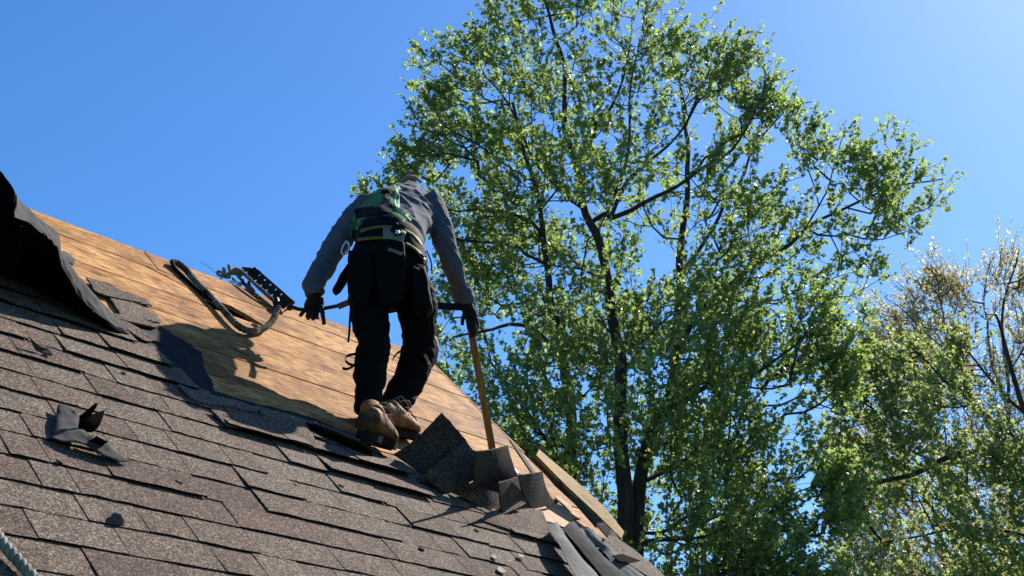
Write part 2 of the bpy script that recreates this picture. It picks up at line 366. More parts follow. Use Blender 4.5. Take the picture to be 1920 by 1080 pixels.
# deck boards
edges = [6.03, 5.795, 5.497, 5.195, 4.897, 4.60, 4.30, 4.0, 3.70, 3.40, 3.10, 2.80, 2.50, 2.20, 2.05]
joints = {0: [0.4, 3.6], 1: [1.5], 2: [-0.4, 2.2], 3: [1.0, 3.29], 4: [0.2, 2.1, 5.15], 5: [1.4, 3.0]}
def rag_end(y0, y1, x, n=5, amp=0.02, sd=0): return [(x + amp * random.uniform(-1, 1), y0 + (y1 - y0) * k / n) for k in range(n + 1)]
for i in range(len(edges) - 1):
    v1, v0 = edges[i], edges[i + 1]; js = [RU0] + joints.get(i, [random.uniform(-1, 1.5), random.uniform(2, 4.5)]) + [RU1]
    for a, b in zip(js, js[1:]):
        g = 0.0055
        polys = [[(0, g), (b - a - g, g), (b - a - g, v1 - v0 - g), (0, v1 - v0 - g)]]
        if i == 1 and a < 3.8 < b:                             # the board with the hole
            y = lambda v: v - v0
            polys = [[(0, g), (2.305, g), (2.29, 0.07), (2.272, 0.138), (2.262, 0.16), (2.0, v1 - v0 - g), (0, v1 - v0 - g)],
                     [(2.03, v1 - v0 - g), (2.275, 0.145), (2.49, 0.142), (2.56, 0.10), (2.64, 0.02), (2.70, g), (b - a - g, g), (b - a - g, v1 - v0 - g)]]
        for pl in polys:
            V, Fc = prism(pl, -0.022, random.uniform(-0.003, 0.002))
            add_local('roof_board', V, Fc, M['deck'], a, v0, 0, roof)
# gable edge trim of the stripped part
V, Fc = box(R(RU1 + 0.012, 5.45, -0.05), E1, E2, NN, 0.022, 1.14, 0.10); mesh('rake_trim', V, Fc, M['deck'], roof)
# felt below the remaining shingles
fpts = [(RU0, VE), (5.70, VE), (5.62, 3.9), (5.15, 4.02), (4.9, 4.15), (4.3, 4.22), (3.7, 4.40), (3.25, 4.42), (3.0, 4.78), (2.55, 5.0), (2.3, 5.9), (RU0, 5.95)]
poly_sheet('underlayment', [R(u, v, 0.0025) for u, v in fpts], 0.0015, M['felt'], roof, sub=0)

# ---- shingle tabs
def tab_mesh(i):
    rs = random.Random(i); nx = 5; V = []; Fc = []
    lo = [rs.uniform(-0.009, 0.009) for _ in range(nx)]; zl = [rs.uniform(-0.0014, 0.0020) for _ in range(nx)]
    for k in range(nx):
        x = k / (nx - 1)
        V += [(x, lo[k], 0.0045 + zl[k] * 0.6), (x, lo[k], 0.0102 + zl[k]), (x, 0.5, 0.0078), (x, 1.0, 0.004)]
    for k in range(nx - 1):
        a, b = 4 * k, 4 * (k + 1)
        Fc += [[a, b, b + 1, a + 1], [a + 1, b + 1, b + 2, a + 2], [a + 2, b + 2, b + 3, a + 3]]
    V += [(0, 1, 0.0), (1, 1, 0.0)]; e = len(V)
    Fc += [[0, 1, 2, 3, e - 2], [4 * (nx - 1) + j for j in (3, 2, 1, 0)][::1] + [e - 1]]
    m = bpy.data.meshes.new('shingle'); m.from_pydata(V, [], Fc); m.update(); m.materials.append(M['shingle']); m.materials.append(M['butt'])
    m.materials.append(M['sunlit_edge'])
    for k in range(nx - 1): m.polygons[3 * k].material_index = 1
    m.polygons[len(m.polygons) - 1].material_index = 2  # sun-facing side gets the painted light
    return m
TABS = [tab_mesh(i) for i in range(9)]
V0, EXP, LEN = 3.434, 0.1525, 0.192
def row_limits(k):
    v = V0 + EXP * k
    if k <= 1: return RU0, 5.66 - 0.02 * random.random()
    return RU0, {2: 5.60, 3: 4.62, 4: 4.50, 5: 4.13, 6: 3.16, 7: 3.10, 8: 2.98, 9: 2.75, 10: 2.6, 11: 2.5, 12: 2.4, 13: 2.35, 14: 2.3, 15: 2.3, 16: 2.3}[k]
slots = {-3: [1.952, 2.615, 2.992], -2: [2.172, 2.393, 2.58, 2.838, 3.226], -1: [2.2, 2.43, 2.825, 3.213, 3.822, 4.022], 0: [2.148, 2.373, 3.034, 3.376, 3.732, 3.976],
         1: [2.767, 3.022, 3.52, 4.19], 2: [3.204, 3.852, 4.377], 3: [2.038, 3.40, 4.63]}
tabs = []
def lift_for(k, u):
    for kk, a, b, l, kr in ((4, 3.22, 4.2, 0.030, 0), (3, 3.62, 4.3, 0.024, 0), (5, 3.25, 3.75, 0.012, 0), (8, 2.3, 3.0, 0.012, 0), (7, 2.5, 3.1, 0.012, 0), (6, 2.6, 3.2, 0.010, 0), (2, 4.55, 5.6, 0.016, 0)):
        if kk == k and a <= u <= b: return l * random.uniform(0.75, 1.1)
    return abs(random.gauss(0, 0.0016)) if random.random() > 0.06 else random.uniform(0.004, 0.009)
for k in range(-9, 17):
    lo, hi = row_limits(k); fixed = slots.get(k, []); cuts = [lo]
    rr = random.Random(100 + k); u = lo
    while True:
        u += rr.choice((0.14, 0.17, 0.2, 0.23, 0.26, 0.33)) * rr.uniform(0.9, 1.1)
        if u > hi - 0.09: break
        if any(abs(u - f) < 0.12 for f in fixed): continue
        cuts.append(u)
    cuts = sorted(set(cuts + [f for f in fixed if f < hi - 0.05])) + [hi]
    for a, b in zip(cuts, cuts[1:]):
        v = V0 + EXP * k + rr.gauss(0, 0.0012)
        tabs.append((a, b, v, k, rr.uniform(0, 0.0055)))
def px_area(a, b, v):
    P = [to_px(R(a, v)), to_px(R(b, v)), to_px(R(b, v + EXP)), to_px(R(a, v + EXP))]
    x = [min(1920, max(0, p[0])) for p in P]; y = [min(1080, max(0, p[1])) for p in P]
    return abs(sum(x[i] * y[(i + 1) % 4] - x[(i + 1) % 4] * y[i] for i in range(4))) / 2
order = sorted(range(len(tabs)), key=lambda i: -px_area(*tabs[i][:3])); show = set(order[:300])
rest = MB(); 
for i, (a, b, v, k, dz) in enumerate(tabs):
    gap = 0.0042; L = lift_for(k, (a + b) / 2); top = k >= {True: 9}.get(b < 2.9, 6)
    ang = math.atan2(L, LEN); me = TABS[random.randrange(9)]
    Ex = E1 * (b - a - gap); Ey = (E2 * math.cos(ang) - NN * math.sin(ang)) * LEN; En = (NN * math.cos(ang) + E2 * math.sin(ang))
    P = R(a, v, dz + L)
    mt = Matrix(((Ex.x, Ey.x, En.x, P.x), (Ex.y, Ey.y, En.y, P.y), (Ex.z, Ey.z, En.z, P.z), (0, 0, 0, 1)))
    if i in show and px_area(a, b, v) > 60:
        o = bpy.data.objects.new('shingle', me); COL.objects.link(o); o.parent = roof; o.matrix_world = mt
    else:
        rest.add([mt @ vv.co for vv in me.vertices], [list(p.vertices) for p in me.polygons])
o = rest.build('shingle_field', M['shingle'], roof); o['kind'] = 'stuff'

# ------------------------------------------------------------------ torn and lifted roofing (still fixed to the roof)
def lifted(name, A, B, T2, T1, mat_top, th=0.008, nr=10, nc=12, curl=0.02, sag=0.0, seed=0, label=None, parent=roof, amp=0.002, bez=0.0, rag=0.005):
    """sheet between hinge A-B and free edge T1-T2 (3D points): leaves the roof flush and curls up, ragged free edge"""
    rows = []
    up = ((B - A).cross(T1 - A)).normalized()
    for i in range(nr + 1):
        s = i / nr; row = []
        for j in range(nc + 1):
            t = j / nc; a = A.lerp(B, t); e = T1.lerp(T2, t)
            u_, v_, w_ = uvw(e); flat = a.lerp(R(u_, v_, uvw(a)[2]), 0.75); c = a.lerp(e, 0.5).lerp(flat, bez)
            p = a * (1 - s) ** 2 + c * (2 * s * (1 - s)) + e * s * s
            p = p + up * (curl * math.sin(math.pi * s) + sag * math.sin(math.pi * t) * s + amp * nz(p, 8, seed))
            if rag and i == nr: p = p + (e - a).normalized() * rag * (nz(p, 45, seed) + 0.7 * nz(p, 110, seed))
            if rag and j in (0, nc): p = p + (B - A).normalized() * rag * 0.8 * nz(p, 60, seed + 2)
            row.append(p)
        rows.append(row)
    V, Fc = sheet(rows, th); o = recalc(mesh(name, V, Fc, mat_top, parent)); 
    if label: o['label'] = label
    return o
pr = onroof
# big flap pried up by the shovel: two courses of tabs, lapping
lifted('lifted_shingle', pr(738, 852, 0.012), pr(842, 922, 0.012), pr(893, 852, 0.20), pr(828, 773, 0.27), M['shingle_shade'], 0.008, curl=0.0, sag=0.02, bez=0.55, seed=3, label='big dark shingle flap pried up in front of the shovel')
lifted('lifted_shingle', pr(790, 893, 0.045), pr(838, 927, 0.020), pr(912, 884, 0.155), pr(868, 826, 0.222), M['shingle_shade2'], 0.009, curl=0.0, sag=0.012, bez=0.3, seed=4)
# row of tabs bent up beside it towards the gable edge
lifted('lifted_shingle', pr(862, 925, 0.02), pr(990, 946, 0.03), pr(972, 893, 0.115), pr(885, 905, 0.125), M['shingle_shade2'], 0.009, curl=0.004, bez=0.4, seed=5)
lifted('lifted_shingle', pr(888, 906, 0.13), pr(972, 896, 0.12), pr(951, 835, 0.29), pr(893, 846, 0.30), M['shingle_shade'], 0.008, curl=0.0, sag=0.008, bez=0.12, seed=6)
lifted('lifted_shingle', pr(843, 922, 0.016), pr(940, 966, 0.030), pr(986, 944, 0.075), pr(880, 906, 0.09), M['shingle'], 0.008, curl=0.012, seed=7)
lifted('lifted_shingle', pr(942, 964, 0.030), pr(998, 953, 0.03), pr(970, 893, 0.19), pr(935, 905, 0.19), M['shingle_shade2'], 0.008, curl=0.006, bez=0.25, sag=0.005, seed=8)
lifted('lifted_shingle', pr(998, 954, 0.03), pr(1041, 945, 0.03), pr(1016, 884, 0.205), pr(972, 890, 0.215), M['shingle_shade2'], 0.008, curl=0.0, bez=0.25, sag=0.006, seed=9)
lifted('lifted_shingle', pr(900, 975, 0.018), pr(985, 1004, 0.020), pr(1003, 955, 0.035), pr(930, 950, 0.035), M['shingle'], 0.008, curl=0.006, seed=10)
lifted('lifted_shingle', pr(987, 1004, 0.022), pr(1030, 1000, 0.018), pr(1015, 957, 0.026), pr(975, 958, 0.030), M['shingle'], 0.008, curl=0.004, seed=11)
# loosened strip behind the left boot
lifted('lifted_shingle', pr(592, 800, 0.03), pr(708, 848, 0.028), pr(676, 826, 0.07), pr(586, 790, 0.055), M['felt_grey'], 0.008, curl=0.004, seed=12, label='loose grey shingle strip behind the left boot')
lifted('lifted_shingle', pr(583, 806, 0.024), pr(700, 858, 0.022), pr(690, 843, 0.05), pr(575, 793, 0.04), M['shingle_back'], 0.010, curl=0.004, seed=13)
# torn top edge of the shingles and the felt left on the boards, drawn out into a shade strip
tt = [[(333, 722), (360, 733), (398, 744), (440, 752), (486, 767), (480, 775), (430, 765), (390, 760), (362, 752), (345, 738)],
      [(485, 767), (530, 776), (568, 788), (590, 803), (560, 800), (520, 790), (488, 777)],
      [(418, 775), (500, 782), (560, 792), (585, 815), (595, 845), (540, 822), (470, 806), (424, 800), (395, 770)]]
for i, t in enumerate(tt):
    poly_sheet('torn_shingle', [pr(x, y, 0.016 + 0.004 * i) for x, y in t], 0.007, M['shingle'], roof, bump=0.003, sub=1, rag=0.006, seed=20 + i)
poly_sheet('felt_scrap', [pr(x, y, 0.004) for x, y in [(262, 590), (300, 612), (345, 640), (378, 662), (382, 690), (396, 712), (402, 738), (425, 743), (480, 757), (540, 771), (590, 786), (632, 806), (645, 825), (590, 815), (520, 795), (400, 770), (330, 730), (280, 700), (262, 650)]], 0.003, M['felt'], roof, bump=0.002, sub=1, rag=0.010, seed=31)  # felt at the left; the long right end stands in for shade under the torn edge
for i, (t, w, mt) in enumerate([([(160, 522), (200, 532), (236, 550), (273, 563), (262, 569), (225, 563), (196, 556), (178, 548)], 0.014, 'shingle'),
                   ([(205, 560), (240, 568), (262, 573), (285, 590), (300, 600), (300, 608), (262, 600), (225, 590)], 0.010, 'shingle'),
                   ([(205, 588), (250, 596), (300, 612), (290, 616), (255, 608), (225, 600)], 0.018, 'shingle'),
                   ([(150, 575), (220, 610), (270, 640), (305, 643), (262, 632), (215, 600), (180, 575)], 0.013, 'shingle'),
                   ([(236, 548), (273, 563), (285, 575), (250, 570)], 0.006, 'felt_grey'),
                   ([(118, 472), (140, 488), (136, 498), (110, 482)], 0.02, 'felt_grey')]):
    poly_sheet('torn_shingle', [pr(x, y, w) for x, y in t], 0.007, M[mt], roof, bump=0.005, sub=1, rag=0.008, seed=40 + i)
# the big peeled sheet at the left: dark face towards the camera, grey lip bent back into the sun
base = [(243, 628), (214, 622), (180, 603), (140, 580), (100, 560), (50, 535), (20, 520), (0, 512), (-20, 500)]
inner = [(240, 626), (206, 606), (166, 574), (134, 530), (112, 488), (107, 464), (84, 440), (48, 416), (26, 405)]
outer = [(243, 627), (220, 602), (184, 560), (148, 520), (118, 478), (104, 436), (76, 413), (46, 385), (27, 366)]
hw = [0.01, 0.05, 0.10, 0.16, 0.22, 0.27, 0.32, 0.37, 0.40]
per = 4
def dens(P): return catmull(P, per)
B3 = dens([pr(x, y, 0.012) for x, y in base]); I3 = dens([pr(x, y, w) for (x, y), w in zip(inner, hw)])
O3 = []
for (x, y), p in zip(outer, [pr(x, y, w) for (x, y), w in zip(inner, hw)]): O3.append(at(x, y, p.y + 0.10))
O3 = dens(O3)
rows = []
nB = 8
for i in range(nB + 1):
    s = i / nB; rows.append([b.lerp(c, s) + (CAM - b).normalized() * (0.03 * math.sin(math.pi * s)) + NN * 0.008 * nz(b.lerp(c, s), 7) for b, c in zip(B3, I3)])
V, Fc = sheet(rows, 0.008); o = recalc(mesh('peeled_shingle_sheet', V, Fc, M['shingle_back'], roof, False)); o['label'] = 'large black sheet of roofing peeled up at the left'
rows = []
for i in range(5):
    s = i / 4; rows.append([(b.lerp(c, s) + (CAM - b).normalized() * (0.012 + 0.02 * math.sin(math.pi * s)) + E1 * 0.012 * nz(b.lerp(c, s), 12) + NN * 0.010 * nz(b.lerp(c, s), 25, s)) for b, c in zip(I3, O3)])
V, Fc = sheet(rows, 0.004); o = recalc(mesh('curled_felt_edge', V, Fc, M['felt_dust'], roof, False)); o['label'] = 'dusty grey felt edge curling off the peeled sheet'
top = [(36, 400), (29, 372), (23, 352), (10, 334), (-4, 318), (-60, 285), (-130, 310), (-190, 370), (-230, 425)]; mid = [(40, 425), (36, 470), (20, 500), (5, 505), (-20, 500), (-90, 475), (-150, 455), (-200, 440), (-235, 430)]
Ib = I3[-per * 2]; rows = [dens([at(x, y, Ib.y - 0.16) for x, y in mid]), dens([at(x, y, Ib.y - 0.08) for x, y in top])]
V, Fc = sheet(rows, 0.01); recalc(mesh('peeled_shingle_sheet', V, Fc, M['shingle_back'], roof))

# gable edge debris: rake board, drip edge, felt strips, a black strip for the shadow gap, end tabs
def plank(name, pts_lo, pts_hi, th, mat, parent=roof, label=None, nrm=None):
    V, Fc = sheet([pts_lo, pts_hi], th, nrm); o = recalc(mesh(name, V, Fc, mat, parent))
    if label: o['label'] = label
    return o
plank('rake_board', [pr(1004, 856, 0.12), pr(1060, 913, 0.11), pr(1112, 961, 0.085), pr(1163, 1012, 0.05)], [pr(1009, 845, 0.125), pr(1076, 902, 0.12), pr(1130, 951, 0.10), pr(1168, 999, 0.06)], 0.02, M['rake'], label='yellow rake board sprung loose along the gable edge')
plank('drip_edge', [pr(1000, 864, 0.07), pr(1042, 912, 0.07), pr(1075, 943, 0.065), pr(1108, 975, 0.06)], [pr(1006, 853, 0.115), pr(1052, 906, 0.11), pr(1084, 934, 0.10), pr(1112, 966, 0.085)], 0.006, M['metal_grey'], label='bent grey metal drip edge beside the rake board')
plank('felt_shade_strip', [pr(1048, 912, 0.055), pr(1090, 958, 0.05), pr(1118, 990, 0.045)], [pr(1054, 909, 0.065), pr(1096, 952, 0.06), pr(1122, 983, 0.055)], 0.006, M['felt_grey'])
plank('felt_shade_strip', [pr(1012, 905, -0.01), pr(1060, 950, -0.01), pr(1120, 1010, -0.01)], [pr(1040, 895, -0.005), pr(1090, 945, -0.005), pr(1145, 1000, -0.005)], 0.01, M['felt'])  # black strip standing in for the shadow gap beside the rake board
plank('felt_shade_strip', [pr(1098, 962, 0.06), pr(1130, 998, 0.05), pr(1150, 1020, 0.04)], [pr(1106, 950, 0.085), pr(1142, 992, 0.07), pr(1168, 1012, 0.05)], 0.008, M['shingle'])
for i, (t, mt, w) in enumerate([([(1009, 958), (1022, 947), (1040, 944), (1062, 952), (1090, 972), (1072, 975), (1085, 985), (1064, 988), (1055, 990), (1040, 982), (1020, 978)], 'fresh', 0.004),
                   ([(1040, 935), (1046, 930), (1075, 955), (1072, 962), (1050, 950)], 'fresh', 0.006)]):
    poly_sheet('splintered_board', [pr(x, y, w) for x, y in t], 0.006, M[mt], roof, bump=0.002, sub=1, rag=0.004, seed=60 + i)
def strip(name, left, right, mat, ws, th=0.004, label=None, amp=0.010, seed=0):
    L3 = catmull([pr(x, y, w) for (x, y), w in zip(left, ws)], 5); R3 = catmull([pr(x, y, w * 0.7 + 0.008) for (x, y), w in zip(right, ws)], 5)
    rows = [[a.lerp(b, s) + NN * (0.02 * math.sin(math.pi * s) + amp * nz(a.lerp(b, s), 7, seed)) + E2 * 0.005 * nz(a, 22, seed + s) for s in (0, 0.2, 0.4, 0.6, 0.8, 1)] for a, b in zip(L3, R3)]
    V, Fc = sheet(rows, th); o = recalc(mesh(name, V, Fc, mat, roof, False))
    if label: o['label'] = label
strip('felt_shade_strip', [(1027, 990), (1040, 1010), (1060, 1045), (1082, 1085), (1105, 1120)], [(1045, 981), (1062, 1008), (1090, 1045), (1122, 1085), (1145, 1120)], M['felt_pale'], [0.07, 0.085, 0.09, 0.09, 0.09], label='pale grey torn felt strip at the gable edge', seed=1)
strip('felt_shade_strip', [(1054, 992), (1070, 1010), (1105, 1050), (1138, 1090)], [(1076, 979), (1095, 1002), (1130, 1040), (1175, 1085)], M['metal_grey'], [0.045, 0.045, 0.05, 0.05], seed=2)
strip('felt_shade_strip', [(1090, 990), (1105, 1008), (1128, 1030), (1150, 1060), (1190, 1095)], [(1112, 1004), (1128, 1022), (1150, 1040), (1180, 1062), (1225, 1095)], M['felt_pale'], [0.05, 0.05, 0.04, 0.04, 0.04], seed=3)
poly_sheet('felt_scrap', [pr(x, y, 0.03) for x, y in [(1085, 992), (1110, 993), (1128, 1012), (1124, 1022), (1105, 1012)]], 0.004, M['felt_pale'], roof, bump=0.008, sub=1, rag=0.006, seed=70)
for i, (t, w) in enumerate([([(1128, 1020), (1142, 1004), (1185, 1030), (1180, 1050), (1150, 1040)], 0.05), ([(1150, 1040), (1185, 1030), (1215, 1055), (1260, 1095), (1225, 1090)], 0.035), ([(1175, 1060), (1212, 1054), (1250, 1090), (1195, 1085)], 0.02)]):
    poly_sheet('torn_shingle', [pr(x, y, w) for x, y in t], 0.008, M['shingle'], roof, bump=0.004, sub=2, rag=0.003, seed=80 + i)
poly_sheet('torn_shingle', [pr(x, y, 0.07) for x, y in [(1147, 1043), (1165, 1040), (1200, 1052), (1178, 1056), (1160, 1053)]], 0.005, M['shingle_back'], roof, bump=0.004, sub=1, seed=85)
o = poly_sheet('felt_shade_strip', [R(u, v, w) for u, v, w in [(5.45, 4.2, 0.0), (5.74, 5.0, 0.0), (5.78, 5.0, -0.06), (5.78, 3.3, -0.08), (5.7, 3.3, 0.0)]], 0.004, M['felt'], roof, sub=0)

# ------------------------------------------------------------------ loose scraps lying on the shingles
def scrap(name, pts, w, mat, label, cat, bumpv=0.02, seed=0, group=None, th=0.004, fold=None):
    P = [pr(x, y, ww if isinstance(ww, float) else w) for x, y, ww in [(q + (w,))[:3] for q in pts]]
    o = poly_sheet(name, P, th, mat, None, bump=bumpv, sub=3, rag=0.008, seed=seed); o.data.polygons.foreach_set('use_smooth', [True] * len(o.data.polygons)); tag(o, label, cat, group); return o
s1 = scrap('felt_scrap', [(107, 762, 0.03), (128, 765, 0.035), (142, 772, 0.04), (143, 790, 0.03), (150, 806, 0.035), (165, 820, 0.045), (200, 833, 0.04), (222, 850, 0.03), (244, 868, 0.025), (222, 868, 0.028), (190, 855, 0.035), (160, 836, 0.045), (125, 828, 0.04), (98, 818, 0.035), (104, 790, 0.035)], 0.03, M['felt_dust'], 'torn dusty felt scrap with one upright flap, lying on the shingles at left', 'roofing scrap', 0.016, 5)
fl = lifted('standing_flap', pr(140, 800, 0.03), pr(172, 808, 0.03), pr(196, 770, 0.10), pr(150, 778, 0.09), M['shingle_back'], 0.004, nr=5, nc=5, curl=0.02, seed=6, parent=s1, amp=0.02)
poly_sheet('standing_flap', [pr(x, y, w) for x, y, w in [(150, 780, 0.08), (178, 757, 0.13), (184, 757, 0.13), (180, 765, 0.12), (168, 782, 0.085)]], 0.003, M['shingle_back'], s1, sub=1)
lifted('standing_flap', pr(160, 822, 0.04), pr(185, 832, 0.04), pr(202, 828, 0.07), pr(180, 820, 0.075), M['shingle_back'], 0.004, nr=4, nc=4, curl=0.012, seed=8, parent=s1, amp=0.012)
scrap('felt_scrap', [(53, 634, 0.05), (62, 642, 0.045), (78, 652, 0.04), (100, 658, 0.03), (98, 668, 0.025), (82, 666, 0.02), (66, 656, 0.022)], 0.03, M['felt_dust'], 'small curled grey felt scrap on the upper left shingles', 'roofing scrap', 0.006, 9)
# lump of roofing cement with a nail head
mb = MB(); c = pr(218, 978, 0.012); V = []; Fc = []
for i in range(7):
    th_ = math.pi / 2 * i / 6
    for k in range(14):
        a = 2 * math.pi * k / 14; rr = 0.024 * math.cos(th_) * (1 + 0.25 * nz((math.cos(a), math.sin(a), i * 0.3), 1.7))
        V.append(c + E1 * rr * math.cos(a) + E2 * rr * math.sin(a) + NN * (0.030 * math.sin(th_) + 0.006 * nz((a, i, 0), 1.3)))
for i in range(6):
    for k in range(14): Fc.append([i * 14 + k, i * 14 + (k + 1) % 14, (i + 1) * 14 + (k + 1) % 14, (i + 1) * 14 + k])
Fc.append([6 * 14 + k for k in range(14)]); mb.add(V, Fc)
lump = mb.build('cement_lump', M['lump'], None, True); tag(lump, 'small round grey lump stuck on the lower left shingles', 'lump')
chips = [(926, 1045, 5, 3.5, 'pale oval chip of debris on the shingles below the lifted tabs'), (939, 1069, 8, 5.5, 'largest pale flat chip near the bottom edge below the lifted tabs'), (976, 1043, 6, 3, 'thin pale flake lying left of the torn felt strip')]
for i, (x, y, a, b, lb) in enumerate(chips):
    P = [pr(x + a * math.cos(t) * (1 + 0.3 * math.sin(3 * t + i)), y + b * math.sin(t) + 0.4 * a * math.cos(t), 0.022) for t in [k * 0.7 for k in range(9)]]
    o = poly_sheet('debris_chip', P, 0.004, M['chip'], None, bump=0.002, sub=1, seed=90 + i); tag(o, lb, 'debris', 'pale chips of debris on the roof')

crumb_px = [(232, 700, 'tiny dark crumb on the shingles above the upright felt flap'), (557, 905, 'tiny dark crumb on the shingles straight below the boots'), (640, 912, 'small dark crumb left of the big flap shadow'), (893, 995, 'tiny dark crumb below the row of bent up tabs'), (110, 868, 'tiny dark crumb left of the torn felt scrap tip'), (335, 905, 'tiny dark crumb right of the torn felt scrap tip'), (790, 1030, 'lowest dark crumb near the bottom edge of the roof')]
for i, (x, y, lb) in enumerate(crumb_px):
    a = random.uniform(0.008, 0.016); b = random.uniform(0.005, 0.009); c = pr(x, y, 0.016)
    P = [c + E1 * (a * math.cos(t) * (1 + 0.3 * math.sin(2 * t + i))) + E2 * (b * math.sin(t) - 0.5 * a * math.cos(t)) for t in [k * 0.9 for k in range(7)]]
    o = poly_sheet('shingle_crumb', P, 0.005, M['butt'], None, bump=0.003, sub=1, seed=120 + i); tag(o, lb, 'debris', 'dark shingle crumbs on the roof')
# ------------------------------------------------------------------ ropes and ridge anchor
def rope_mesh(P, r, mat, name, parent=None, pitch=0.07):
    P = catmull(P, 14); P, T, U = frames(P); mb = MB(); L = [0]
    for a, b in zip(P, P[1:]): L.append(L[-1] + (b - a).length)
    for s in range(3):
        Q = []
        for p, t, u, l in zip(P, T, U, L):
            a = 2 * math.pi * (l / pitch + s / 3); w = t.cross(u); Q.append(p + (u * math.cos(a) + w * math.sin(a)) * r * 0.5)
        V, Fc = tube(Q, r * 0.56, 6); mb.add(V, Fc)
    return mb.build(name, mat, parent, True)
rp = [(322, 492, 0.02), (334, 494, 0.025), (348, 505, 0.025), (372, 533, 0.022), (402, 563, 0.024), (430, 594, 0.026), (448, 612, 0.024), (468, 621, 0.024), (490, 618, 0.028), (506, 607, 0.045), (516, 592, 0.07), (522, 577, 0.10)]
o = rope_mesh([pr(x, y, w) for x, y, w in rp], 0.018, M['rope'], 'safety_rope'); tag(o, 'grey weathered rope looping over the ridge and down the bare boards', 'rope')
rp2 = [(322, 491, 0.028), (327, 502, 0.015), (345, 520, 0.012), (365, 538, 0.012), (382, 552, 0.014), (396, 563, 0.02)]
mb = MB(); V, Fc = tube(catmull([pr(x, y, w) for x, y, w in rp2], 5), 0.011, 6); mb.add(V, Fc)
mb.build('rope_tail', M['black_web'], o, True)
o = rope_mesh([pr(-60, 930, 0.03), pr(-25, 975, 0.03), pr(5, 1018, 0.035), pr(35, 1052, 0.035), pr(70, 1092, 0.035), pr(110, 1140, 0.03)], 0.0165, M['rope_pale'], 'hanging_rope'); tag(o, 'pale green twisted rope at the bottom left corner', 'rope')
YA = 6.95
anc = empty('ridge_anchor', pr(500, 565, 0)); tag(anc, 'black perforated steel ridge anchor with straps beside the ridge rope', 'roof anchor')
# perforated plate
p0, p1 = at(468, 508, YA + 0.05), at(540, 571, YA - 0.02); ax = (p1 - p0).normalized(); L = (p1 - p0).length
wdir = (at(500, 545, YA) - at(512, 530, YA)); wdir = (wdir - ax * wdir.dot(ax)).normalized(); nrm = ax.cross(wdir); Wd = 0.075
mb = MB(); nc, nr = 7, 2; cw, ch = L / nc, Wd / nr
for i in range(nc):
    for j in range(nr):
        c = p0 + ax * ((i + 0.5) * cw) + wdir * ((j + 0.5) * ch - Wd / 2); hole = (i in (1, 2, 3, 4, 5)) and not (i == 5 and j == 1)
        sh = ax * (0.006 if j else -0.004)
        outer_ = [c + ax * (a * cw / 2) + wdir * (b * ch / 2) for a, b in ((-1, -1), (0, -1), (1, -1), (1, 0), (1, 1), (0, 1), (-1, 1), (-1, 0))]
        if hole:
            inn = [c + sh + (ax * math.cos(t) + wdir * math.sin(t)) * 0.0062 for t in [-2.356 + k * math.pi / 4 for k in range(8)]]
            mb.add(outer_ + inn, [[k, (k + 1) % 8, (k + 1) % 8 + 8, k + 8] for k in range(8)])
        else: mb.add(outer_, [list(range(8))])
pl = mb.build('anchor_plate', M['blacksteel'], anc)
bm = bmesh.new(); bm.from_mesh(pl.data); bmesh.ops.remove_doubles(bm, verts=bm.verts, dist=0.0004); bm.to_mesh(pl.data); bm.free()
sm = pl.modifiers.new('thick', 'SOLIDIFY'); sm.thickness = 0.005
def band(P, w, wd, mat, name, parent, th=0.005):
    P = catmull(P, 5); rows = [[p - wd * (w / 2), p + wd * (w / 2)] for p in P]; V, Fc = sheet(rows, th); return recalc(mesh(name, V, Fc, mat, parent))
# bent ends, foot and straps
band([at(456, 505, YA + 0.06), at(474, 507, YA + 0.05), at(484, 514, YA + 0.03)], 0.05, nrm, M['blacksteel'], 'bent_end', anc)
band([at(530, 560, YA - 0.05), at(540, 566, YA - 0.06), at(547, 573, YA - 0.02), at(536, 580, YA)], 0.05, wdir, M['blacksteel'], 'bent_end', anc)
mb = MB(); V, Fc = tube([at(516, 560, YA - 0.06), at(520, 575, YA - 0.06), at(524, 590, YA - 0.07)], [0.02, 0.022, 0.015], 8); mb.add(V, Fc); mb.build('rope_grab', M['blacksteel'], anc, True)
rope_mesh([at(440, 505, YA), at(452, 509, YA - 0.05), at(480, 534, YA - 0.08), at(500, 552, YA - 0.08), at(516, 566, YA - 0.07)], 0.012, M['rope'], 'short_rope', anc, 0.045)
mb = MB()
for i, (x, y, r_) in enumerate([(413, 513, 0.021), (421, 510, 0.02), (430, 503, 0.018), (438, 508, 0.02), (426, 518, 0.016)]):
    c = at(x, y, YA - 0.01 * i); V, Fc = tube([c + (ax * math.cos(t) + nrm * math.sin(t) * (1 if i % 2 else -0.3) + wdir * 0.6 * math.sin(t + i)) * r_ for t in [k * 0.5236 for k in range(13)]], 0.009, 6); mb.add(V, Fc)
mb.build('rope_knot', M['rope_pale'], anc, True)
band([at(415, 521, YA - 0.03), at(428, 513, YA - 0.05), at(445, 510, YA - 0.05), at(455, 517, YA - 0.04)], 0.05, wdir, M['strap_tan'], 'tan_strap', anc)
band([at(462, 535, YA - 0.03), at(472, 553, YA - 0.05), at(485, 567, YA - 0.06), at(498, 576, YA - 0.07), at(512, 582, YA - 0.06)], 0.035, (wdir + nrm).normalized(), M['teal_web'], 'teal_strap', anc)
band([at(384, 519, YA + 0.10), at(410, 528, YA + 0.08), at(440, 540, YA + 0.06), at(468, 556, YA + 0.0)], 0.05, E2, M['black_web'], 'anchor_base_strap', anc)
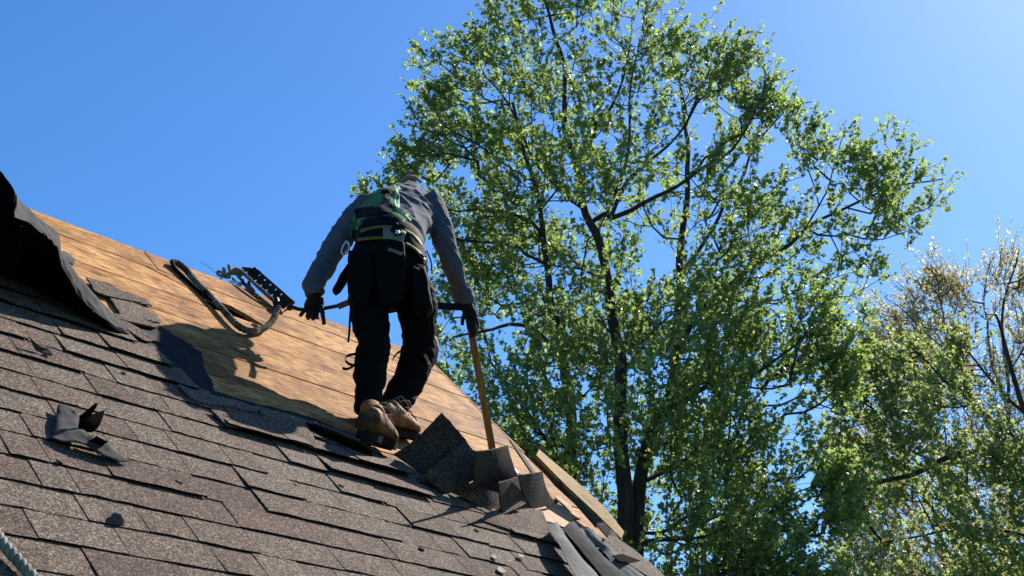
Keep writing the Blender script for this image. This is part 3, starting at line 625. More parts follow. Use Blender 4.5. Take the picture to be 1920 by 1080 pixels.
for i, (a, b) in enumerate([((436, 522), (452, 545)), ((446, 518), (462, 538)), ((456, 524), (440, 548)), ((466, 528), (470, 552)), ((430, 528), (462, 534))]):
    V, Fc = tube([at(*a, YA - 0.02), at((a[0] + b[0]) / 2 + 2, (a[1] + b[1]) / 2, YA - 0.04), at(*b, YA)], 0.008, 6); mesh('buckle_bar', V, Fc, M['blacksteel' if i % 2 else 'silver'], anc)
V, Fc = tube([at(466, 537, YA - 0.05), at(473, 541, YA - 0.05), at(477, 547, YA - 0.05)], 0.009, 6); mesh('red_tag', V, Fc, M['red_end'], anc)
V, Fc = tube(catmull([at(376, 491, YA + 0.1), at(390, 500, YA + 0.06), at(409, 515, YA)], 4), 0.0022, 5); mesh('wire_end', V, Fc, M['silver'], anc)

# ------------------------------------------------------------------ the roofer
def remesh(name, tubes, voxel, mat, parent, smooth=6, wr=None):
    V, Fc = [], []
    for v, f in tubes:
        b = len(V); V += v; Fc += [[i + b for i in q] for q in f]
    o = recalc(mesh(name, V, Fc, None, None))
    md = o.modifiers.new('r', 'REMESH'); md.mode = 'VOXEL'; md.voxel_size = voxel
    if smooth: s = o.modifiers.new('s', 'SMOOTH'); s.iterations = smooth; s.factor = 0.5
    dg = bpy.context.evaluated_depsgraph_get(); m = bpy.data.meshes.new_from_object(o.evaluated_get(dg))
    bpy.data.objects.remove(o)
    if wr:
        co = [v.co.copy() for v in m.vertices]; no = [v.normal.copy() for v in m.vertices]
        for v, c, n_ in zip(m.vertices, co, no): v.co = c + n_ * wr(c)
    m.polygons.foreach_set('use_smooth', [True] * len(m.polygons)); m.materials.append(mat); m.name = name
    o = bpy.data.objects.new(name, m); link(o, parent); return o
def loft(rings, side, ns=18):
    """rings: (point, half width along side, half depth); closed with rounded ends"""
    P = [Vector(r[0]) for r in rings]; n = len(P); V, Fc = [], []
    for i in range(n):
        t = (P[min(n - 1, i + 1)] - P[max(0, i - 1)]).normalized(); s = (side - t * side.dot(t)).normalized(); f = t.cross(s)
        for k in range(ns):
            a = 2 * math.pi * k / ns; V.append(P[i] + s * math.cos(a) * rings[i][1] + f * math.sin(a) * rings[i][2])
    for i in range(n - 1):
        for k in range(ns): Fc.append([i * ns + k, i * ns + (k + 1) % ns, (i + 1) * ns + (k + 1) % ns, (i + 1) * ns + k])
    Fc.append(list(range(ns))[::-1]); Fc.append([(n - 1) * ns + k for k in range(ns)])
    return V, Fc
def limb(pts, ns=14, per=4):                                  # (x, y, Y, r)
    P = catmull([at(*p[:3]) for p in pts], per); rr = catmull([Vector((p[3], 0, 0)) for p in pts], per)
    return tube(P, [r.x for r in rr], ns)
HEAD = math.radians(-4); SIDE = Vector((math.cos(HEAD), -math.sin(HEAD), 0)); FWD = Vector((math.sin(HEAD), math.cos(HEAD), 0)); UP = Vector((0, 0, 1))
person = empty('person', onroof(715, 835)); tag(person, 'roofer in grey shirt, black trousers and green harness bending forward on the roof', 'person')

torso = [(730, 462, 6.24, .172, .125), (732, 442, 6.29, .178, .125), (736, 426, 6.42, .192, .130), (742, 410, 6.55, .208, .132), (749, 394, 6.68, .226, .132), (757, 382, 6.79, .205, .112), (762, 374, 6.87, .14, .090)]
armL = [(692, 390, 6.62, .090), (664, 414, 6.55, .078), (642, 442, 6.50, .072), (622, 470, 6.47, .066), (608, 499, 6.43, .063), (594, 522, 6.37, .056), (588, 538, 6.32, .050), (590, 551, 6.30, .040)]
armR = [(804, 381, 6.70, .090), (821, 410, 6.65, .071), (832, 445, 6.60, .064), (842, 478, 6.60, .060), (852, 508, 6.63, .056), (860, 532, 6.68, .048), (867, 550, 6.71, .052), (871, 566, 6.73, .042)]
def wr_shirt(c):
    d = Vector((c.x * 14 + c.z * 9, c.y * 7, c.z * 6 - c.x * 3)); f = 1 - abs(noise.noise(d)) * 2
    d2 = Vector((c.x * 8 - 3, c.y * 9, c.z * 26)); 
    q = c.x * 0.79 + (c.z - ZC) * 0.62; al = c.x * 0.62 - (c.z - ZC) * 0.79
    g_ = 1 - abs(noise.noise(Vector((q * 17, al * 3.5, c.y * 2 + 4)))) * 2.2
    wgt = 1.0 if -0.72 < c.x < -0.38 else 0.6
    return 0.013 * wgt * max(0, g_) ** 2 + 0.003 * max(0, f) ** 2 + 0.003 * noise.noise(d2) + 0.0012 * noise.noise(c * 45) - 0.004
shirt = remesh('shirt', [loft([(at(*t[:3]), t[3], t[4]) for t in torso], SIDE), limb(armL), limb(armR)], 0.0085, M['shirt'], person, 5, wr_shirt)
# cuffs
for pts in ([(594, 526, 6.36, .056), (587, 535, 6.33, .060), (589, 545, 6.31, .050), (590, 549, 6.30, .055), (591, 554, 6.30, .045)], [(861, 537, 6.69, .052), (866, 547, 6.71, .062), (870, 556, 6.72, .054), (872, 562, 6.73, .060), (874, 570, 6.74, .048)]):
    remesh('cuff', [limb(pts, 14, 3)], 0.006, M['shirt'], shirt, 2, lambda c: 0.005 * noise.noise(Vector((c.x * 20, c.y * 20, c.z * 60))))
# collar with pink lining
col_r = []
for i in range(10):
    a = math.pi * (0.02 + 0.96 * i / 9); col_r.append((a,))
cc = at(768, 349, 6.80); cs = SIDE; cf = (UP * 0.8 - FWD * 0.5).normalized()
rows = [[cc + cs * (0.070 * math.cos(a[0])) + cf * (0.055 * math.sin(a[0])) for a in col_r], [cc + FWD * 0.05 + UP * 0.028 + cs * (0.062 * math.cos(a[0])) + cf * (0.058 * math.sin(a[0])) for a in col_r]]
remesh('collar', [loft([(at(760, 362, 6.78), .095, .055), (at(766, 357, 6.86), .078, .048), (at(770, 353, 6.93), .062, .044), (at(772, 352, 6.97), .052, .038)], SIDE)], 0.006, M['shirt'], shirt, 3, lambda c: 0.004 * noise.noise(c * 40))
recalc(mesh('collar_lining', *tube(catmull([at(748, 345, 6.90), at(757, 337, 6.92), at(767, 333, 6.93), at(780, 335, 6.93), at(790, 342, 6.92)], 5), [0.008] * 6 + [0.016] * 10 + [0.008] * 5, 8), M['collar'], shirt, True))
# trousers
pel = [(730, 446, 6.26, .168, .122), (729, 470, 6.23, .190, .140), (728, 500, 6.21, .205, .150), (730, 530, 6.21, .205, .150), (733, 555, 6.21, .190, .140), (734, 572, 6.21, .15, .11)]
legL = [(693, 530, 6.20, .105), (692, 565, 6.18, .108), (695, 605, 6.16, .094), (701, 640, 6.14, .084), (698, 665, 6.13, .086), (694, 700, 6.11, .080), (691, 735, 6.09, .072), (690, 772, 6.08, .070)]
legR = [(770, 530, 6.24, .105), (781, 575, 6.26, .108), (784, 615, 6.31, .092), (786, 645, 6.34, .090), (783, 668, 6.35, .090), (773, 700, 6.35, .086), (757, 728, 6.35, .088), (743, 752, 6.35, .074), (738, 775, 6.35, .062), (737, 786, 6.35, .060)]
def wr_tr(c):
    return 0.010 * noise.noise(Vector((c.x * 9, c.y * 9, c.z * 16))) + 0.006 * noise.noise(Vector((c.x * 20, c.y * 20, c.z * 42)))
trs = remesh('trousers', [loft([(at(*t[:3]), t[3], t[4]) for t in pel], SIDE), limb(legL), limb(legR)], 0.0085, M['jeans'], person, 4, wr_tr)
recalc(mesh('trouser_fold', *limb([(735, 752, 6.30, .050), (752, 750, 6.29, .046), (768, 752, 6.30, .030), (776, 742, 6.32, .016)], 10), M['jeans'], trs, True))
# body under the clothes, one continuous mesh
thin = lambda L, k: [(x, y, Y, r * k) for x, y, Y, r in L]
hd = [at(760, 374, 6.90), at(766, 384, 6.98), at(770, 394, 7.05), at(773, 404, 7.10)]
body = remesh('body', [loft([(at(*t[:3]), t[3] * .8, t[4] * .8) for t in torso], SIDE), loft([(at(*t[:3]), t[3] * .8, t[4] * .8) for t in pel], SIDE), limb(thin(armL, .62)), limb(thin(armR, .62)), limb(thin(legL, .7)), limb(thin(legR, .7)),
     tube([hd[0], hd[1]], [.06, .058], 12), loft([(hd[1] - FWD * .02, .05, .06), (hd[1] + FWD * .02, .074, .09), (hd[2], .080, .105), (hd[3], .074, .10), (hd[3] + (hd[3] - hd[2]) * 0.7, .05, .07)], SIDE), 
     tube([hd[2] - UP * .08, hd[2] - UP * .125 + FWD * .01], [.018, .012], 8)], 0.010, M['skin'], person, 3)
hair = remesh('hair', [loft([(hd[1] + UP * .02, .06, .07), (hd[2] + UP * .03, .084, .095), (hd[3] + UP * .012, .080, .10), (hd[3] + (hd[3] - hd[2]) * 0.8, .055, .075)], SIDE)], 0.008, M['hair'], body, 2, lambda c: 0.004 * noise.noise(c * 60))
for s in (-1, 1): recalc(mesh('ear', *tube([hd[2] + SIDE * (s * .078) - UP * .02, hd[2] + SIDE * (s * .092), hd[2] + SIDE * (s * .086) + UP * .03], [.008, .014, .008], 8), M['skin'], body, True))

dg = bpy.context.evaluated_depsgraph_get()
def bvh_of(obs):
    V, Fc = [], []
    for o in obs:
        b = len(V); V += [o.matrix_world @ v.co for v in o.data.vertices]; Fc += [[i + b for i in p.vertices] for p in o.data.polygons]
    return BVHTree.FromPolygons(V, Fc)
bpy.context.view_layer.update()
BV = bvh_of([shirt, trs])
def surf(x, y, off=0.006, fallback=6.3):
    r = ray(x, y).normalized(); h = BV.ray_cast(CAM, r)
    k = 0
    while h[0] is None and k < 16:
        k += 1; h = BV.ray_cast(CAM, ray(x + (730 - x) * 0.02 * k, y + 2.0 * k).normalized())
    if h[0] is None: return at(x, y, fallback)
    return h[0] - r * off + h[1] * 0
def strap(name, pts, wpx, mat, parent, off=0.010, th=0.005, per=7, nw=5):
    C = catmull([Vector((x, y, 0)) for x, y in pts], per); rows = []
    if not hasattr(wpx, '__len__'): wpx = [wpx] * len(pts)
    Wp = [v.x for v in catmull([Vector((w, 0, 0)) for w in wpx], per)]
    for i, c in enumerate(C):
        t = (C[min(len(C) - 1, i + 1)] - C[max(0, i - 1)]).normalized(); nn = Vector((-t.y, t.x, 0))
        rows.append([surf((c + nn * (w * Wp[i] / 2)).x, (c + nn * (w * Wp[i] / 2)).y, off) for w in [-1 + 2 * k / (nw - 1) for k in range(nw)]])
    for i in range(1, len(rows) - 1):                          # relax along the strap
        rows[i] = [(a + b * 2 + c) / 4 for a, b, c in zip(rows[i - 1], rows[i], rows[i + 1])]
    V, Fc = sheet(rows, th); return recalc(mesh(name, V, Fc, mat, parent, True))
har = mesh('harness', *box(surf(722, 362, 0.02), SIDE, FWD, UP, 0.04, 0.012, 0.03), M['black_web'], person); har['label'] = 'green and black full body fall arrest harness'
strap('harness_strap', [(746, 344), (722, 357), (700, 378), (676, 402), (668, 420)], [22, 24, 24, 22, 20], M['green_web'], har)
strap('harness_strap', [(708, 350), (728, 352), (738, 366), (738, 384), (742, 398), (760, 412)], [14, 20, 22, 22, 22, 24], M['green_web'], har, 0.013)
strap('harness_piping', [(738, 346), (742, 352), (743, 366), (740, 380), (748, 394), (764, 408), (770, 414)], 3.5, M['green_edge'], har, 0.018, 0.004, 7, 3)
strap('harness_piping', [(668, 404), (690, 380), (712, 360), (736, 346)], 2.5, M['green_web'], har, 0.014, 0.004, 7, 3)
strap('chest_band', [(666, 401), (690, 397), (715, 394), (738, 388)], [18, 18, 17, 16], M['black_web'], har, 0.018)
strap('harness_strap', [(670, 418), (664, 432), (664, 446)], [18, 16, 14], M['green_web'], har)
strap('harness_strap', [(716, 356), (728, 362), (722, 372)], [10, 14, 8], M['black_web'], har, 0.022)
strap('waist_pad', [(672, 424), (700, 417), (730, 415), (756, 422), (775, 438), (790, 462)], [20, 18, 18, 20, 22, 20], M['black_web'], har, 0.014)
# tool belt
belt = strap('tool_belt', [(664, 444), (690, 438), (720, 436), (750, 440), (775, 452), (800, 478)], 22, M['black_web'], person, 0.022, 0.010); belt['label'] = 'black and yellow tool belt'
strap('belt_trim', [(676, 434), (695, 428), (720, 425), (742, 427)], 5, M['yellow_web'], belt, 0.030, 0.005, 7, 3)
strap('belt_trim', [(757, 431), (772, 439), (785, 452), (793, 466)], 5, M['yellow_web'], belt, 0.030, 0.005, 7, 3)
strap('belt_trim', [(670, 450), (690, 447), (715, 446), (735, 448), (760, 456), (782, 470), (797, 488)], 5, M['yellow_web'], belt, 0.030, 0.005, 7, 3)
strap('belt_label', [(718, 438), (738, 439), (758, 445)], [22, 24, 22], M['grey_patch'], belt, 0.036, 0.005)
strap('belt_buckle', [(738, 424), (745, 432), (746, 440)], [18, 16, 12], M['black_web'], belt, 0.050, 0.010)
strap('belt_buckle', [(741, 434), (749, 436)], 7, M['silver'], belt, 0.062, 0.006, 4, 3)
def pouch(px_pts, Y, th, mat=M['black_web'], name='pouch'):
    P = [at(x, y, Y) for x, y in px_pts]; n = len(P); c = sum(P, Vector()) / n; V = []
    for k, d in ((0.72, -0.5), (0.95, -0.25), (1.0, 0.15), (0.9, 0.5)): V += [c + (p - c) * k + FWD * (d * th * 1.6) for p in P]
    Fc = [list(range(n))[::-1], [3 * n + i for i in range(n)]] + [[r * n + i, r * n + (i + 1) % n, (r + 1) * n + (i + 1) % n, (r + 1) * n + i] for r in range(3) for i in range(n)]
    return remesh(name, [(V, Fc)], 0.007, mat, belt, 6, lambda c: 0.006 * noise.noise(c * 22))
pouch([(648, 500), (655, 490), (654, 520), (640, 546), (628, 552), (622, 545), (634, 525)], 6.22, 0.05)
pouch([(700, 452), (728, 446), (758, 452), (764, 500), (760, 560), (740, 575), (712, 570), (703, 520)], 6.05, 0.03)
pouch([(768, 500), (782, 496), (798, 500), (806, 540), (812, 580), (800, 598), (782, 590), (770, 560)], 6.10, 0.07)
pouch([(652, 470), (680, 462), (700, 470), (700, 540), (690, 575), (660, 570), (650, 530)], 6.05, 0.03)
strap('belt_label', [(728, 467), (742, 472), (754, 477)], 6, M['grey_patch'], belt, 0.08, 0.004, 5, 3)
strap('pouch_trim', [(776, 500), (790, 510), (796, 535), (800, 560), (803, 580)], 2.0, M['grey_patch'], belt, 0.09, 0.003, 6, 3)
cr = [at(x, y, 6.20) for x, y in [(650, 452), (655, 460), (653, 470), (645, 477), (641, 474), (642, 464), (648, 454), (650, 452)]]
recalc(mesh('carabiner', *tube(catmull(cr, 4), 0.0055, 8), M['silver'], har, True))
recalc(mesh('loose_strap', *tube(catmull([at(658, 575, 6.08), at(656, 600, 6.07), at(655, 622, 6.07), at(653, 641, 6.06)], 5), 0.006, 6), M['black_web'], belt, True))
recalc(mesh('cord', *tube(catmull([at(800, 470, 6.2), at(808, 490, 6.2), at(810, 512, 6.22)], 5), 0.004, 6), M['black_web'], belt, True))
# knee pads
def kneepad(cx_, cy_, Y, sgn, loops, dx):
    c = at(cx_, cy_, Y); kp = remesh('knee_pad', [loft([(c + UP * .085, .035, .03), (c + UP * .05, .06, .042), (c, .068, .05), (c - UP * .06, .058, .042), (c - UP * .11, .03, .025)], SIDE)], 0.008, M['kneepad'], person, 3)
    for L in loops:
        P = catmull([at(*p) for p in L], 5); V, Fc = sheet([[p - UP * .007, p + UP * .007] for p in P], 0.003); recalc(mesh('knee_strap', V, Fc, M['black_web'], kp))
    return kp
kneepad(703, 655, 6.24, -1, [[(684, 663, 6.06), (664, 664, 6.03), (650, 668, 6.02), (648, 676, 6.02), (656, 683, 6.03), (668, 686, 6.05)], [(668, 680, 6.05), (660, 688, 6.03), (650, 692, 6.01), (642, 690, 6.0)]], 0)
kneepad(800, 654, 6.40, 1, [[(758, 658, 6.27), (748, 660, 6.25), (740, 668, 6.24), (736, 675, 6.24)]], 0)
for pts, mt in (([(770, 655), (784, 660), (796, 672), (802, 682)], 'black_web'), ([(760, 659), (780, 657), (795, 664)], 'black_web')):
    strap('knee_strap', pts, 6, M[mt], person, 0.010, 0.004)
strap('knee_strap', [(796, 664), (801, 673), (804, 684)], 5, M['lace'], person, 0.014, 0.003)
# boots
def boot(toe, heel, up, Lb, label, ankle):
    f = (toe - heel).normalized(); upv = (up - f * up.dot(f)).normalized(); sd = f.cross(upv)
    Q = lambda x, y, z: toe - f * (Lb - x * 1.12) + sd * (y * 1.12) + upv * (z * 1.12)
    def ring(x, w, z0_, z1_): return (Q(x, 0, (z0_ + z1_) / 2), w * 1.12, (z1_ - z0_) / 2 * 1.12)
    upper = [loft([ring(0.005, .030, .02, .09), ring(.03, .043, .015, .12), ring(.09, .046, .015, .125), ring(.15, .046, .015, .105), ring(.20, .052, .012, .085), ring(.25, .050, .012, .072), ring(.285, .036, .012, .055), ring(.298, .018, .018, .04)], sd, 16),
             loft([(Q(.06, 0, .05), .044, .055), (Q(.065, 0, .09), .046, .054), (Q(.065, 0, .10).lerp(ankle, .5), .046, .050), (ankle, .044, .046), (ankle + UP * .05, .044, .046)], sd, 16)]
    b = remesh('boot', upper, 0.0055, M['boot'], person, 4, lambda c: 0.0022 * noise.noise(c * 38)); b['label'] = label
    out = [(.0, .022), (.02, .038), (.06, .043), (.12, .040), (.17, .044), (.22, .055), (.265, .048), (.295, .026), (.303, .0)]
    pts = [(x, y) for x, y in out] + [(x, -y) for x, y in out[::-1][1:]]
    n = len(pts); V = [Q(x, y, -.014 + (0.012 if x > .28 else 0)) for x, y in pts] + [Q(x, y * 1.04, .016 + (0.006 if x > .28 else 0)) for x, y in pts]
    Fc = [list(range(n))[::-1], list(range(n, 2 * n))] + [[i, (i + 1) % n, (i + 1) % n + n, i + n] for i in range(n)]
    so = recalc(mesh('sole', V, Fc, M['sole'], b))
    mb = MB()
    V, Fc = box(Q(.045, 0, -.022), f, sd, upv, .08, .078, .022); mb.add(V, Fc)
    mb.build('heel_block', M['sole'], b)
    for i in range(4):                                         # tread lugs
        V, Fc = box(Q(.14 + i * .035, 0, -.017), f, sd, upv, .02, .075, .008); mesh('tread_lug', V, Fc, M['sole'], so)
    rows = [[Q(-.003 + .012 * abs(t) ** 2 * 4, .047 * t * 2, z) for t in (-.5, -.35, -.18, 0, .18, .35, .5)] for z in (.018, .05, .085)]
    V, Fc = sheet(rows, 0.006); recalc(mesh('heel_counter', V, Fc, M['boot_dark'], b, True))
    for i in range(5):
        x, z = .235 - i * .030, .080 + i * .014 + (0.012 if i > 2 else 0)
        P = catmull([Q(x, -.034, z - .012), Q(x + .006, 0, z + .010), Q(x, .034, z - .012)], 4); V, Fc = tube(P, 0.0036, 6); mesh('lace', V, Fc, M['lace'], b)
    P = catmull([Q(.12, 0, .135), Q(.14, .03, .145), Q(.165, .035, .12), Q(.15, .02, .115)], 4); V, Fc = tube(P, 0.003, 6); mesh('lace', V, Fc, M['lace'], b)
    P = catmull([Q(.12, 0, .135), Q(.145, -.03, .145), Q(.18, -.02, .12)], 4); V, Fc = tube(P, 0.003, 6); mesh('lace', V, Fc, M['lace'], b)
    return b
boot(onroof(729, 836, 0.034), onroof(664, 806, 0.125), (at(692, 750, 6.08) - onroof(672, 808, 0.10)).normalized() * 1.0 + SIDE * 0.40, 0.325, 'tan boot with its heel lifted, dark sole showing', at(690, 764, 6.085))
boot(onroof(776, 818, 0.030), onroof(706, 802, 0.045), UP * 0.8 + NN * 0.6, 0.325, 'tan boot planted flat behind the lifted flap', at(738, 782, 6.35))
# gloves
def finger(P, r): P = catmull([at(*p[:3]) for p in P], 3); return tube(P, [r * (1 - 0.25 * i / (len(P) - 1)) for i in range(len(P))], 8)
gl = remesh('glove', [limb([(591, 550, 6.29, .036), (588, 562, 6.31, .036), (584, 574, 6.33, .040), (583, 584, 6.34, .034)], 12, 3),
    limb([(598, 556, 6.31, .026), (597, 570, 6.33, .032), (598, 582, 6.34, .026)], 10, 3),
    finger([(576, 577, 6.31, 0), (569, 584, 6.30, 0), (563, 592, 6.33, 0)], .014), finger([(581, 582, 6.30, 0), (577, 592, 6.30, 0), (578, 597, 6.35, 0)], .014),
    finger([(588, 584, 6.30, 0), (586, 594, 6.30, 0), (588, 598, 6.35, 0)], .014), finger([(594, 583, 6.30, 0), (594, 593, 6.31, 0), (596, 596, 6.35, 0)], .013),
    finger([(602, 574, 6.31, 0), (605, 588, 6.29, 0), (607, 600, 6.29, 0), (607, 609, 6.30, 0)], .0145)], 0.004, M['glove'], person, 2, lambda c: 0.0015 * noise.noise(c * 70))
gr = remesh('glove', [limb([(872, 564, 6.73, .036), (876, 576, 6.75, .038), (882, 588, 6.77, .040), (886, 598, 6.78, .034)], 12, 3),
    finger([(890, 592, 6.77, 0), (895, 605, 6.76, 0), (894, 618, 6.76, 0), (890, 625, 6.78, 0)], .013), finger([(886, 596, 6.76, 0), (890, 610, 6.74, 0), (890, 624, 6.74, 0), (886, 631, 6.77, 0)], .013),
    finger([(881, 596, 6.75, 0), (884, 611, 6.73, 0), (885, 624, 6.73, 0), (882, 632, 6.77, 0)], .013), finger([(876, 594, 6.75, 0), (878, 606, 6.73, 0), (879, 618, 6.74, 0)], .012),
    finger([(874, 584, 6.76, 0), (868, 596, 6.78, 0), (867, 610, 6.80, 0)], .014)], 0.004, M['glove'], person, 2, lambda c: 0.0015 * noise.noise(c * 70))
# tools
def stick(name, a, b, w, d, mat, label=None, cat=None, side=SIDE, taper=1.0, parent=None):
    t = (b - a).normalized(); s = (side - t * side.dot(t)).normalized(); f = t.cross(s); V = []
    for p, k in ((a, 1.0), (b, taper)):
        for x, y in ((-1, -.6), (-.6, -1), (.6, -1), (1, -.6), (1, .6), (.6, 1), (-.6, 1), (-1, .6)): V.append(p + s * (x * w * k / 2) + f * (y * d * k / 2))
    Fc = [list(range(8))[::-1], list(range(8, 16))] + [[i, (i + 1) % 8, (i + 1) % 8 + 8, i + 8] for i in range(8)]
    m = bpy.data.meshes.new(name)
    c = (a + b) / 2; mt = Matrix(((t.x, s.x, f.x, c.x), (t.y, s.y, f.y, c.y), (t.z, s.z, f.z, c.z), (0, 0, 0, 1))); inv = mt.inverted()
    m.from_pydata([tuple(inv @ v) for v in V], [], Fc); m.update(); m.materials.append(mat)
    o = bpy.data.objects.new(name, m); link(o, parent); o.matrix_world = mt; recalc(o)
    if label: tag(o, label, cat)
    return o
sh = empty('shingle_shovel', onroof(923, 842, 0.02)); tag(sh, 'wooden handled roofing shovel held upright in the right glove', 'shovel')
hb = onroof(923, 842, 0.03); ht = at(877, 586, 6.765)
stick('handle', ht, hb, 0.040, 0.030, M['handle'], parent=sh)
gb = onroof(926, 852, 0.014)
bl = [[hb - E1 * 0.02, hb + E1 * 0.02], [gb - E1 * 0.08 - E2 * 0.02, gb + E1 * 0.08 - E2 * 0.02], [gb - E1 * 0.09 - E2 * 0.16, gb + E1 * 0.09 - E2 * 0.16]]
V, Fc = sheet(bl, 0.004); recalc(mesh('blade', V, Fc, M['blacksteel'], sh))
stick('crossbar_grip', at(808, 573, 6.50), at(872, 576, 6.755), 0.036, 0.036, M['black_web'], parent=sh, side=UP)
bar = empty('pry_bar', at(598, 577, 6.32)); tag(bar, 'dark pry bar with a rusty end held in the left glove', 'pry bar')
recalc(mesh('shaft', *tube(catmull([at(541, 578, 6.37), at(548, 576, 6.36), at(562, 580, 6.35), at(590, 581, 6.33), at(620, 576, 6.31), at(641, 572, 6.30)], 4), [0.016] * 4 + [0.0105] * 17, 8), M['blacksteel'], bar, True))
stick('rusty_end', at(634, 575, 6.30), at(661, 564, 6.29), 0.030, 0.018, M['red_end'], parent=bar, side=UP)

# ------------------------------------------------------------------ trees
def in_poly(x, y, P):
    c = np.zeros(x.shape, bool); n = len(P)
    for i in range(n):
        x0, y0 = P[i]; x1, y1 = P[(i + 1) % n]
        cond = ((y0 > y) != (y1 > y)) & (x < (x1 - x0) * (y - y0) / (y1 - y0 + 1e-9) + x0); c ^= cond
    return c
def dist_poly(x, y, P):
    d = np.full(x.shape, 1e9)
    for (x0, y0), (x1, y1) in zip(P, P[1:] + P[:1]):
        dx, dy = x1 - x0, y1 - y0; t = np.clip(((x - x0) * dx + (y - y0) * dy) / (dx * dx + dy * dy + 1e-9), 0, 1)
        d = np.minimum(d, np.hypot(x - x0 - t * dx, y - y0 - t * dy))
    return d
HALF = np.array([(0, 0, 0), (.40, .10, .10), (.27, .42, .07), (.50, .66, .12), (.16, .66, .03), (0, 1, -.04)])
LEAF = np.vstack([HALF, HALF[1:5] * np.array([-1, 1, 1])])
LF = [[0, 1, 2, 3, 4, 5], [0, 5, 9, 8, 7, 6]]
def leaves_mesh(name, pos, axis, nrm, size, mat, parent):
    n = len(pos); axis = axis / np.linalg.norm(axis, axis=1)[:, None]
    sd = np.cross(axis, nrm); sd /= np.linalg.norm(sd, axis=1)[:, None] + 1e-9; nm = np.cross(sd, axis)
    V = (pos[:, None, :] + (sd[:, None, :] * LEAF[None, :, 0:1] + axis[:, None, :] * LEAF[None, :, 1:2] + nm[:, None, :] * LEAF[None, :, 2:3]) * size[:, None, None]).reshape(-1, 3)
    k = len(LEAF); idx = (np.arange(n)[:, None] * k)
    loops = np.concatenate([idx + np.array(LF[0]), idx + np.array(LF[1])], axis=1).reshape(-1)
    m = bpy.data.meshes.new(name); m.vertices.add(n * k); m.vertices.foreach_set('co', V.astype(np.float32).ravel())
    m.loops.add(len(loops)); m.loops.foreach_set('vertex_index', loops.astype(np.int32)); m.polygons.add(2 * n)
    m.polygons.foreach_set('loop_start', (np.arange(2 * n) * 6).astype(np.int32)); 
    m.update(calc_edges=True); m.validate(); m.materials.append(mat)
    o = bpy.data.objects.new(name, m); link(o, parent); return o
